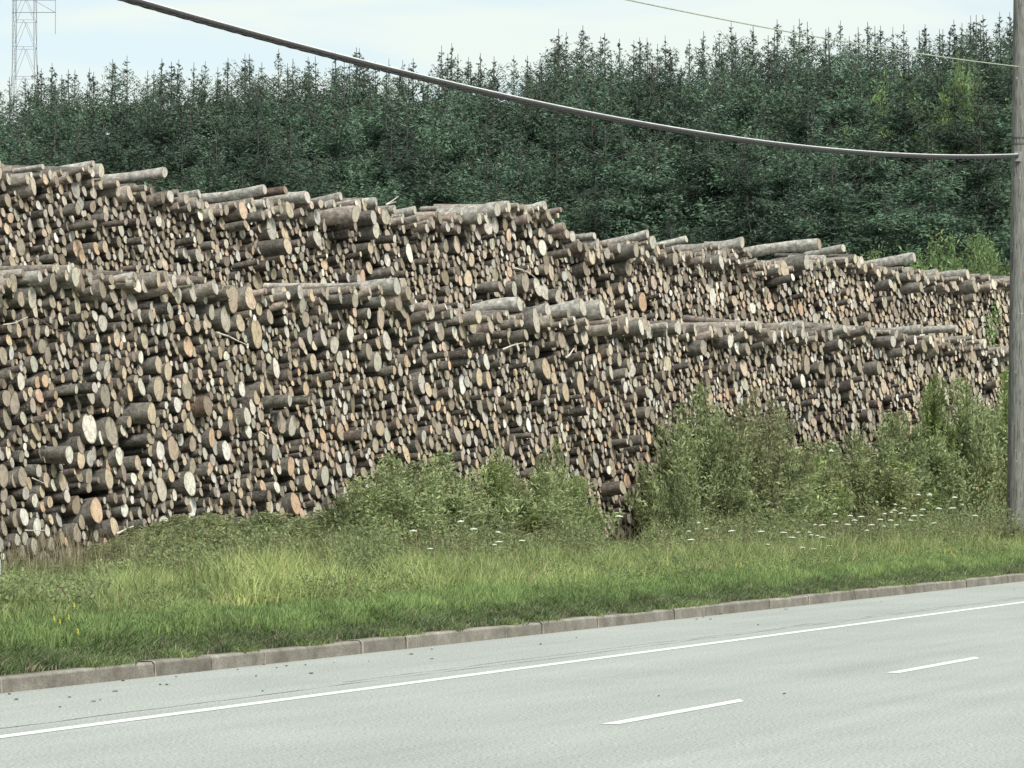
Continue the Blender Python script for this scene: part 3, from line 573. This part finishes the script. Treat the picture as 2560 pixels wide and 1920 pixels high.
def shrub(kind, px, topy, Y, w=1.0, lab=None):
    P = at(px, topy, Y); gh = float(ground_h(P[0], P[1])); H = max(.4, P[2] - gh)
    s = SP[kind][0] if sfirst[kind] else dup(SP[kind])[0]; sfirst[kind] = False
    s.location = (P[0], P[1], gh); w *= 1.25; s.rotation_euler = (R(random.uniform(-7, 7)), R(random.uniform(-7, 7)), random.uniform(0, 6.28)); s.scale = (w, w * random.uniform(.9, 1.15), H / 2.35)
    xp, yp = f'{px / 10.24:.0f}', f'{topy / 7.68:.0f}'
    if (xp, yp) in skeys: xp, yp = f'{px / 10.24:.1f}', f'{topy / 7.68:.1f}'
    skeys.add((xp, yp))
    tag(s, f"{SN[kind]} shrub with its top {xp}% across, {yp}% down the photo", 'shrub', 'shrubs along the foot of the front log stack')
def face_Y(px): return on_face(px, HOR, 0)[2]
SH = [(0, 352, 470, .9), (0, 385, 455, 1.0), (1, 405, 445, .9), (0, 430, 436, .9), (1, 455, 441, .9), (3, 375, 480, 1.0), (1, 415, 478, 1.1), (3, 455, 475, 1.1), (2, 490, 462, .9), (0, 497, 425, .45), (3, 520, 452, .9), (1, 545, 462, .9), (0, 553, 418, .4), (0, 565, 450, .7), (2, 577, 474, .5), (1, 500, 488, 1.1), (3, 550, 490, 1.0), (0, 582, 505, .35),
      (0, 682, 445, .4), (1, 678, 412, .8), (0, 700, 385, .9), (1, 722, 374, .9), (4, 735, 376, 1.0), (4, 752, 388, 1.0), (0, 765, 380, .6), (4, 775, 398, .9), (1, 745, 410, 1.2), (3, 714, 430, 1.0), (3, 790, 430, 1.0), (2, 812, 450, .9), (0, 815, 432, .8), (1, 835, 432, .9), (0, 855, 412, .9), (1, 880, 402, 1.0), (0, 905, 386, 1.0), (2, 925, 372, .9), (0, 943, 358, .9), (1, 965, 366, 1.0), (0, 990, 372, 1.0), (2, 1005, 362, .9), (1, 1030, 365, 1.0), (3, 870, 440, 1.2), (1, 920, 425, 1.2), (2, 890, 455, 1.1), (3, 965, 420, 1.2), (0, 1000, 425, 1.1), (1, 760, 455, 1.2), (0, 716, 465, .8), (4, 985, 480, 1.0), (4, 1012, 500, .9)]
for k, px, ty, w in SH:
    Yf = face_Y(px) - (1.6 if ty < 440 else 3.2) - random.uniform(0, 1.2); shrub(k, px, ty + random.uniform(-2, 3), Yf, w)
for px, ty, dd in [(random.uniform(-15, 130), random.uniform(556, 582), random.uniform(3.5, 9)) for _ in range(16)] + [(random.uniform(335, 420), random.uniform(535, 556), random.uniform(5, 8)) for _ in range(7)]: shrub(random.choice([0, 3, 1]), px, ty, face_Y(px) - dd, random.uniform(.4, .6))
for i in range(48):                                  # low scrub at the left foot of the stack
    px = random.uniform(-10, 360) if i % 5 == 0 else random.uniform(105, 360); ty = np.interp(px, [0, 90, 130, 200, 330, 360], [568, 562, 524, 512, 512, 496]) - 6 + random.uniform(0, 24)
    shrub(random.choice([0, 1, 3, 0]), px, ty, face_Y(px) - random.uniform(1.0, 4.0), random.uniform(.6, .95))

for px, ty, k in ((1001, 522, 4), (1011, 526, 4), (1019, 523, 4)): shrub(k, px, ty, 76.0 + random.uniform(0, .6), .5)
BT = [shrub_mesh(31, 8, 5.0, 46, 30000, .075, ((.13, .21, .075), (.23, .33, .13)), .24, .25), shrub_mesh(32, 8, 4.6, 40, 26000, .075, ((.12, .19, .08), (.21, .30, .13)), .24, .25)]
for b in BT: b[0].name = 'young_birch'
BL = [(0, 905, 240, 99, 1.0, 'light green young birch behind the right end of the stack, lefthand and rounded'), (1, 880, 252, 98, .8, 'small leafy birch half hidden at the left of the birch clump'), (1, 945, 232, 103, .9, 'middle young birch of the clump behind the right end of the stack'), (0, 975, 228, 104, 1.0, 'tallest young birch of the clump close to the wooden pole'), (1, 1000, 238, 106, 1.0, 'young birch just left of the wooden pole above the logs'), (0, 1040, 240, 108, 1.0, 'young birch hidden mostly behind the wooden pole'),
      (0, 905, 63, 125, 1.0, 'yellow green broadleaf crown rising among spruces at the upper right'), (1, 975, 60, 125, 1.1, 'pale green broadleaf crown left of the pole near the thin wire'), (1, 700, 256, 101, .5, 'small green sapling behind the middle crest of the rear stack'), (0, 620, 250, 101, .6, 'low dark sapling behind the dip of the rear crest'), (1, 822, 250, 100, .5, 'small sapling behind the rear crest right of the middle')]
bf = [True, True]
for k, px, ty, Y, w, lab in BL:
    s = BT[k][0] if bf[k] else dup(BT[k])[0]; bf[k] = False
    P = at(px, ty, Y); s.location = (P[0], P[1], .1); s.rotation_euler = (0, 0, px); s.scale = (w, w, (P[2] - .1) / 7.6); tag(s, lab, 'tree', 'young broadleaf trees before the forest')

# ---------------------------------------------------------------- verge: grass, weeds, flowers
def sample_verge(n, t0, t1, s0=22, s1=84, pw=1.0):
    out = []
    tot = 0
    while tot < n:
        t = rng.uniform(t0, t1, n); s = s0 * (s1 / s0) ** rng.random(n); X, Y = road_xy(s, t)
        ok = (np.abs(X) < 0.158 * Y + .8) & (((X - F0[0]) * FN[0] + (Y - F0[1]) * FN[1]) > 0.25)
        out.append(np.stack([X, Y, s, t], 1)[ok]); tot += ok.sum()
    return np.concatenate(out)[:n]
def blades(name, S, hgt, wid, col, lean=.35, lab=None, cat='grass', under=0):
    n = len(S); X, Y = S[:, 0], S[:, 1]; Z = ground_h(X, Y) - under
    az = rng.uniform(0, 2 * np.pi, n); ln = rng.uniform(.1, 1, n) * lean * hgt; dx, dy = np.cos(az) * ln, np.sin(az) * ln
    wa = rng.uniform(0, np.pi, n); wx, wy = np.cos(wa) * wid * .5, np.sin(wa) * wid * .5 * .5
    v = np.empty((n, 5, 3)); b = np.stack([X, Y, Z], 1); m = b + np.stack([dx * .35, dy * .35, hgt * .55], 1); t = b + np.stack([dx, dy, hgt * rng.uniform(.8, 1, n)], 1); W = np.stack([wx, wy, wx * 0], 1)
    v[:, 0] = b - W; v[:, 1] = b + W; v[:, 2] = m + W * .8; v[:, 3] = m - W * .8; v[:, 4] = t
    i = np.arange(n)[:, None] * 5; q = (i + np.array([[0, 1, 2, 3]])); tr = (i + np.array([[3, 2, 4]]))
    f = q.tolist() + tr.tolist()
    o = mesh_obj(name, v.reshape(-1, 3), f, M_grass, np.repeat(col, 5, 0)); return tag(o, lab, cat, kind='stuff')
def lerp(a, b, k): return np.array(a)[None, :] * (1 - k[:, None]) + np.array(b)[None, :] * k[:, None]
# kerb-side short rough turf on the bank
S = sample_verge(90000, T_K + .16, T_K + .85, 24, 74); u = (S[:, 3] - T_K - .16) / .7
nz_ = vnoise(S[:, 2] * 1.3, S[:, 3] * 2, 31); keep = rng.random(len(S)) < np.clip(.10 + u * 1.6 + (nz_ - .35) * 2.2 - np.clip((38 - S[:, 2]) / 30, 0, .3), .10, 1); S = S[keep]; u = u[keep]; nz_ = nz_[keep]
thatch = rng.random(len(S)) < (.26 - .2 * u)
c = lerp((.09, .14, .055), (.17, .26, .09), np.clip(u + nz_ * .5 - .3, 0, 1)); c[thatch] = (.30, .26, .19)
blades('kerbside_grass', S, rng.uniform(.03, .12, len(S)) * (.5 + 1.0 * nz_) * (.5 + vnoise(S[:, 2] * 5, S[:, 3] * 5, 71)), .013, c, 1.5, 'short dark rough grass on the little bank behind the kerb')
S = sample_verge(26000, T_K + .03, T_K + .32, 24, 74); S = S[vnoise(S[:, 2] * 2.2, S[:, 3] * 0, 81) > .60]; blades('kerb_tufts', S, rng.uniform(.05, .13, len(S)), .014, lerp((.10, .15, .06), (.22, .27, .11), rng.random(len(S))), 1.8, 'ragged grass tufts growing over the top of the kerb')
# bright mown-looking strip
S = sample_verge(120000, T_K + .5, T_K + 2.9, 24, 76); S = S[S[:, 3] > T_K + .5 + .4 * vnoise(S[:, 2] * .9, S[:, 3], 61)]; k = .5 * vnoise(S[:, 2] * .6, S[:, 3] * 1.2, 33) + .5 * vnoise(S[:, 2] * 4, S[:, 3] * 4, 34)
blades('green_grass', S, rng.uniform(.06, .20, len(S)) * (.3 + 1.3 * k), .014, lerp((.11, .18, .065), (.29, .39, .14), k), .7, 'bright green short grass strip above the kerb bank')
def weedy(S):
    p = proj(S[:, 0], S[:, 1], .5)[0]; n_ = vnoise(S[:, 2] * .8, S[:, 3] * .8, 77) * 40
    return ((p < 90 + n_) & (S[:, 3] > T_K + 2.2)) | ((p > 335) & (p < 375 + n_) & (S[:, 3] > T_K + 3.4))
# tall yellow-green grass
S = sample_verge(190000, T_K + 1.7, 30, 24, 80)
S = S[~weedy(S) | (rng.random(len(S)) < .3)]; X, Y = S[:, 0], S[:, 1]; dist = (X - F0[0]) * FN[0] + (Y - F0[1]) * FN[1]; k = vnoise(S[:, 2] * .35, S[:, 3] * .5, 35); k2 = vnoise(S[:, 2] * 1.4, S[:, 3] * 1.4, 36)
ppx, _ = proj(X, Y, 0.5)
patch = np.clip(1 - np.abs(ppx - 285) / 75, 0, 1) ** .5          # the yellowest clump grows left of the middle
h = rng.uniform(.18, .58, len(S)) * (.45 + .9 * k2 ** 1.3) * np.where(S[:, 3] < T_K + 3, .75, 1.0) * (1 + .35 * patch)
c = lerp((.13, .19, .075), (.34, .40, .15), np.clip(k * .5 + k2 * .2 + .45 * vnoise(S[:, 2] * 5, S[:, 3] * 5, 73) - .1 + patch * .6, 0, 1)); dry = rng.random(len(S)) < .10; c[dry] = (.36, .33, .18)
blades('tall_grass', S, h * (.55 + .8 * vnoise(S[:, 2] * 4, S[:, 3] * 4, 72)), .016, c, .7, 'tall yellow green grass between the kerb bank and the weeds')
# leafy weeds
def weeds(name, n, t0, t1, hmax, cols, lab, band, lsz=.03):
    S = sample_verge(n, t0, t1, 26, 84); X, Y = S[:, 0], S[:, 1]; dist = (X - F0[0]) * FN[0] + (Y - F0[1]) * FN[1]
    m = band(dist, S); S = S[m]; X, Y = S[:, 0], S[:, 1]; n = len(S); k = vnoise(S[:, 2] * .9, S[:, 3] * .9, 41)
    top = hmax * (.35 + .8 * k); top = top * np.interp(proj(X, Y, .5)[0], [0, 90, 150, 595, 608, 636, 650], [.5, .55, 1.0, 1.0, .6, .6, 1.0]); z = ground_h(X, Y) + top * rng.random(n) ** .7; P = np.stack([X, Y, z], 1) + rng.normal(0, .04, (n, 3))
    a = unit(rng.normal(0, 1, (n, 3)) + np.array([0, 0, .5])); b = unit(np.cross(a, rng.normal(0, 1, (n, 3)))); sz = rng.uniform(.6, 1.4, n)[:, None] * lsz
    v, f = quads_from(P, a * sz, b * sz * .38); c = lerp(cols[0], cols[1], np.clip(vnoise(S[:, 2] * .5, S[:, 3] * .7, 43) * .7 + rng.random(n) * .4, 0, 1)); br = rng.random(n) < .08; c[br] = (.24, .20, .12)
    o = mesh_obj(name, v, f, M_leaf, np.repeat(c, 4, 0)); return tag(o, lab, 'weeds', kind='stuff')
weeds('leafy_weeds', 250000, T_K + 2.6, 30.5, 1.0, ((.16, .21, .09), (.31, .37, .17)), 'knee high grey green leafy weeds at the foot of the log stack', lambda d, S: (d < 5.0 + 1.5 * vnoise(S[:, 2] * .5, S[:, 3] * .5, 51)) | weedy(S))
weeds('low_herbs', 110000, T_K + .9, 26, .42, ((.11, .17, .065), (.23, .29, .12)), 'low broad leaved herbs among the grass', lambda d, S: (vnoise(S[:, 2] * .8, S[:, 3] * .8, 52) > .5), .022)
S = sample_verge(16000, T_K + 2.6, 30, 26, 84); dist = (S[:, 0] - F0[0]) * FN[0] + (S[:, 1] - F0[1]) * FN[1]; pp_ = proj(S[:, 0], S[:, 1], .5)[0]; S = S[(dist < 5.5) & ~((pp_ > 590) & (pp_ < 660) & (rng.random(len(S)) < .85))]
k = rng.random(len(S)); blades('dry_stalks', S, rng.uniform(.4, 1.25, len(S)), .012, lerp((.13, .11, .07), (.34, .31, .19), k), .35, 'thin dry brown stalks standing among the weeds', 'dry stalks')

def umbel_proto():
    mb = MB(); mb.tube([(0, 0, 0), (.02, 0, .4), (0, .01, .8)], [.006, .005, .004], 5, (.13, .19, .07)); 
    for i in range(14):
        a = i * 2.4; r = .075 * math.sqrt(i / 14); mb.tube([(0, .01, .8), (math.cos(a) * r, .01 + math.sin(a) * r, .86 - r * .15)], [.002, .0015], 3, (.18, .24, .10), cap=False)
    st = mb.build('stem', M_stem); mb = MB()
    for i in range(40):
        a = i * 2.4; r = .085 * math.sqrt(i / 40); x, y, z = math.cos(a) * r, .01 + math.sin(a) * r, .868 - r * .18; q = .0095
        mb.add([(x - q, y - q, z), (x + q, y - q, z), (x + q, y + q, z), (x - q, y + q, z), (x, y, z + .012)], [(0, 1, 4), (1, 2, 4), (2, 3, 4), (3, 0, 4), (3, 2, 1, 0)], (.60, .64, .54))
    fh = mb.build('flower_head', M_petal); return root_of('wild_carrot', (st, fh))
UTR = umbel_proto(); uf = True
UM = [(70, 840), (125, 785), (190, 823), (355, 837), (540, 842), (645, 848), (775, 848), (828, 848), (850, 865), (880, 868), (915, 880), (1005, 730), (1078, 740), (1170, 747), (990, 778), (1115, 770), (1125, 785), (1080, 797), (1230, 650), (1365, 705), (1385, 718), (1340, 727), (1430, 693), (1440, 724), (1358, 667), (1300, 765), (1350, 770), (1465, 770), (1520, 740), (1540, 738), (1585, 600), (1600, 612), (1610, 660), (1650, 693), (1755, 692), (1780, 690), (1812, 668), (1890, 740), (1515, 605), (1410, 800), (1300, 808), (1240, 800), (1205, 835), (1650, 788), (1575, 700), (1765, 622), (965, 935), (960, 950), (545, 925), (855, 955), (780, 945), (700, 880), (940, 800), (890, 797), (75, 895), (1010, 970)]
UM = [(1700 + x / 2.572, 1000 + y / 2.572) for x, y in UM] + [(860 + x / 2.572, 940 + y / 2.572) for x, y in ((787, 928), (838, 980), (435, 990), (565, 1107), (1000, 1063), (985, 1080), (960, 998), (1140, 1055), (1555, 885), (1745, 897))] + [(1700 + 985 / 2.572, 1000 + 318 / 2.572)]
useen = set()
for x, y in UM:
    px, py = x / 2.5, y / 2.5; Y = None
    for Yc in np.arange(38, 90, .5):               # where a plant about 0.9 m tall would carry its head at this height
        P = at(px, py, Yc)
        if P[0] * RN[0] + P[1] * RN[1] > T_K + 2.6 and P[2] - float(ground_h(P[0], P[1])) < 1.0: Y = Yc; break
    Y = min(Y or 70, face_Y(px) - 1.0); P = at(px, py, Y); g = float(ground_h(P[0], P[1])); t_ = P[0] * RN[0] + P[1] * RN[1]
    s = UTR[0] if uf else dup(UTR)[0]; uf = False
    k = random.uniform(.35, .75); s.location = (P[0], P[1], g); s.scale = (k, k, max(.25, P[2] - g) / .868); s.rotation_euler = (R(random.uniform(-5, 5)), R(random.uniform(-5, 5)), random.uniform(0, 6))
    xp, yp = f'{px / 10.24:.0f}', f'{py / 7.68:.0f}'
    if (xp, yp) in useen: xp, yp = f'{px / 10.24:.1f}', f'{py / 7.68:.1f}'
    useen.add((xp, yp)); tag(s, f"white flat topped wildflower at {xp}% across, {yp}% down the photo", 'wildflower', 'white umbel flowers among the weeds')
mb = MB(); mb.tube([(0, 0, 0), (0, .01, .3)], .003, 4, (.15, .2, .07)); ys = mb.build('stem', M_stem); mb = MB()
for i in range(9):
    a = i * 2.4; r = .025 * math.sqrt(i / 9); q = .014; x, y, z = math.cos(a) * r, math.sin(a) * r, .3 + random.uniform(-.02, .02); mb.add([(x - q, y, z), (x, y - q, z), (x + q, y, z), (x, y + q, z), (x, y, z + .012)], [(0, 1, 4), (1, 2, 4), (2, 3, 4), (3, 0, 4)], (.72, .58, .06))
yf = mb.build('flower_head', M_petal); YTR = root_of('yellow_wildflower', (ys, yf)); first_y = True
for i, (x, y) in enumerate([(2370, 1375), (2378, 1382), (2385, 1388), (2362, 1380), (2392, 1378), (2388, 1392), (2375, 1370), (1840, 1413), (1853, 1414), (150, 1555), (135, 1548), (172, 1545), (195, 1580), (185, 1515)]):
    px, py = x / 2.5, y / 2.5; P = None
    for Yc in np.arange(30, 70, .25):
        P = at(px, py, Yc)
        if P[2] - float(ground_h(P[0], P[1])) < .42: break
    s = YTR[0] if first_y else dup(YTR)[0]; first_y = False
    g = float(ground_h(P[0], P[1])); s.location = (P[0], P[1], g); s.scale = (.28, .28, max(.3, P[2] - g) / .3)
    tag(s, f"small yellow flower at {px / 10.24:.1f}% across, {py / 7.68:.1f}% down the photo", 'wildflower', 'yellow flowers in the verge grass')

# bark crumbs on the asphalt by the kerb
cr = random.Random(8); CH = [(500, 515), (680, 538), (812, 541), (320, 636), (277, 681), (530, 609), (738, 577), (770, 577), (567, 560), (1095, 508), (1180, 538), (1210, 607), (1250, 473), (1320, 490), (1275, 500), (1408, 486), (1434, 525), (1490, 440), (1520, 438), (1540, 477), (1835, 397), (1895, 437), (1990, 459), (2045, 375), (2065, 374), (1990, 414), (430, 655), (462, 648), (75, 645), (1215, 485), (45, 620), (1700, 470)]
CH = [(x * 1200 / 2212, 1400 + y * 1200 / 2212) for x, y in CH] + [(1300 + x / 1.756, 1400 + y / 1.756) for x, y in ((990, 219), (1097, 217), (1167, 218), (805, 253), (835, 262), (775, 262), (248, 344), (90, 372), (1045, 286), (1585, 184), (2170, 133), (880, 240), (1160, 590), (610, 600))]
for i, (x, y) in enumerate(CH):
    d = ray(x / 2.5, y / 2.5); k = -CAMH / d[2]; a = cr.uniform(.012, .045); b = a * cr.uniform(.3, .7); n = 7; V = [(a * math.cos(j / n * 6.28) * cr.uniform(.7, 1), b * math.sin(j / n * 6.28) * cr.uniform(.7, 1), cr.uniform(.002, .006)) for j in range(n)]
    V += [(0.75 * q[0], .75 * q[1], cr.uniform(.006, .014)) for q in V[:n]]; mb = MB(); mb.add(V, [(j, (j + 1) % n, n + (j + 1) % n, n + j) for j in range(n)] + [tuple(range(n, 2 * n)), tuple(range(n))[::-1]], (.05, .04, .035))
    o = mb.build('bark_chip', M_stem); o.location = (d[0] * k, k, 0.002); o.rotation_euler = (0, 0, cr.uniform(0, 6))
    tag(o, f"dark bark chip on asphalt, {x / 25.6:.1f}% across, {y / 19.2:.1f}% down the photo", 'bark chip', 'bark crumbs scattered on the road')

# ---------------------------------------------------------------- pole, cables, tower
PY = 78.0; Pb = at(1013.2 + 2, 560, PY); Pt = at(1019.5, -40, PY); T_P = Pb[0] * RN[0] + PY * RN[1]
pole = empty('utility_pole', (Pb[0], PY, 0.2)); mb = MB(); top = np.array([Pt[0] - Pb[0], 0, 13.5])
N = 14; mb.tube([top * (i / N) for i in range(N + 1)], [.205 - .075 * i / N for i in range(N + 1)], 20)
po = mb.build('shaft', M_pole, pole, True)
mb = MB()
ZC = at(1017, 156.5, PY)[2] - .2; ZS = at(1017, 141, PY)[2] - .2
for zz in (ZS - .07, ZS + .07): mb.tube([top * (zz / 13.5) + np.array([0, 0, -.012]), top * (zz / 13.5) + np.array([0, 0, .012])], .168, 20, (.10, .095, .09))
mb.build('strap', M_steel, pole)
mb = MB(); mb.box(top * (ZC / 13.5) + np.array([-.04, -.20, -.02]), (.16, .10, .22), col=(.25, .25, .25)); mb.tube([top * (ZC / 13.5) + np.array([-.03, -.26, 0]), top * (ZC / 13.5) + np.array([-.03, .1, 0])], .012, 8, (.3, .3, .3)); mb.build('cable_clamp', M_steel, pole)
tag(pole, 'weathered grey wooden utility pole at the right edge of the photo', 'utility pole')
def cable_pts(img, extra=0.0):
    S, Hh = [], []
    for x, y in img:
        d = ray(x * 1024 / 2212, y * 1024 / 2212); k = T_P / (d[0] * RN[0] + d[1] * RN[1]); S.append(d[0] * k * RU[0] + k * RU[1]); Hh.append(CAMH + d[2] * k)
    return np.polyfit(S, Hh, 2), S
def wire(name, img, rad, lab, strands=None, s_lo=-6):
    co_, S = cable_pts(img); s1 = Pb[0] * RU[0] + PY * RU[1] + .05; ss = np.linspace(s_lo, s1, 260)
    X, Y = road_xy(ss, T_P - .15); Z = np.polyval(co_, ss); return np.stack([X, Y, Z], 1), ss
big = [(290, 0), (500, 68), (700, 124), (940, 183), (1200, 237), (1450, 280), (1700, 314), (2000, 333), (2190, 338)]
pts, ss = wire('c', big, .04, '')
root = empty('overhead_cable', tuple(pts[0])); p0 = pts[0]
mb = MB(); mb.tube(pts - p0 + np.array([0, 0, -.012]), .030, 10); mb.build('cable_bundle', M_cable, root, True)
mb = MB(); q = pts - p0; 
for ph in (0, 2.1, 4.2):
    a = ss * 5.0 + ph; off = np.stack([np.cos(a) * .010, -np.sin(a) * .004, -.040 + .012 * np.sin(a)], 1); mb.tube(q + off, .014, 6)
mb.build('sagging_cores', M_cable, root, True)
mb = MB(); mb.tube(q + np.array([0, 0, .026]), .011, 8, (.80, .83, .80)); 
mb.build('messenger_wire', M_steel, root, True)
tag(root, 'thick black bundled cable sagging across the whole picture to the pole', 'cable')
pts, ss = wire('w', [(1340, 0), (1560, 47), (1700, 74), (1860, 99), (2040, 124), (2190, 146)], .012, '', s_lo=20)
mb = MB(); mb.tube(pts - pts[0], .0125, 6, (.42, .46, .36)); o = mb.build('thin_wire', M_steel); o.location = pts[0]; tag(o, 'thin pale wire crossing the upper right sky to the pole', 'wire')

TY = 330.0; tb = at(24.8, 60, TY); tower = empty('lattice_tower', (tb[0], TY, 0)); m1 = TY / FPX
def tw(z):                              # half width at height z
    return np.interp(z, [0, 42, 70], [3.4, 1.02, .88])
zs = [8, 14, 20, 25, 30, 34, 37.5, 40.7, 43.6, 46.2, 48.6, 51, 53.5]
C4 = [(-1, -1), (1, -1), (1, 1), (-1, 1)]
for cx, cy in C4:
    mb = MB(); mb.tube([(cx * tw(z), cy * tw(z), z) for z in [0] + zs + [62]], .03, 5, (.26, .28, .29)); mb.build('leg', M_steel, tower)
mb = MB(); Z = [0] + zs + [58, 62]
for a, b in zip(Z[:-1], Z[1:]):
    for i in range(4):
        (x0, y0), (x1, y1) = C4[i], C4[(i + 1) % 4]; wa, wb = tw(a), tw(b); mm = ((x0 + x1) / 2 * wb, (y0 + y1) / 2 * wb, b)
        mb.tube([(x0 * wa, y0 * wa, a), mm], .018, 4, (.26, .28, .29)); mb.tube([(x1 * wa, y1 * wa, a), mm], .018, 4, (.26, .28, .29)); mb.tube([(x0 * wb, y0 * wb, b), (x1 * wb, y1 * wb, b)], .018, 4, (.26, .28, .29))
mb.build('bracing', M_steel, tower)
mb = MB()
for zz in (46.9, 48.1): mb.tube([(-1.1, -1.1, zz), (3.1, -1.1, zz)], .035, 5, (.26, .28, .29))
mb.tube([(3.1, -1.1, 44.8), (3.1, -1.1, 49.4)], .03, 5, (.26, .28, .29)); mb.tube([(1, -1.1, 48.1), (3.1, -1.1, 46.9)], .03, 5, (.26, .28, .29)); mb.build('crossarm', M_steel, tower)
mb = MB()
for xx in (-1.05, -.65): mb.tube([(xx, -1.3, 5), (xx, -1.15, 60)], .018, 4, (.26, .28, .29))
for i in range(90): mb.tube([(-1.05, -1.2, 22 + i * .4), (-.65, -1.2, 22 + i * .4)], .012, 4, (.26, .28, .29))
mb.build('ladder', M_steel, tower)
tag(tower, 'steel lattice tower rising beyond the forest at the far left', 'tower')
P = at(-1.2, 592, 39); g = float(ground_h(P[0], P[1])); mb = MB(); mb.tube([(0, 0, 0), (0, 0, .62)], .022, 10, (.42, .46, .50)); mb.tube([(0, 0, .62), (0, 0, .65)], [.026, .022], 10, (.3, .33, .36)); o = mb.build('marker_post', M_steel); o.location = (P[0], P[1], g)
tag(o, 'slim blue grey marker post in the grass at the left edge', 'post')
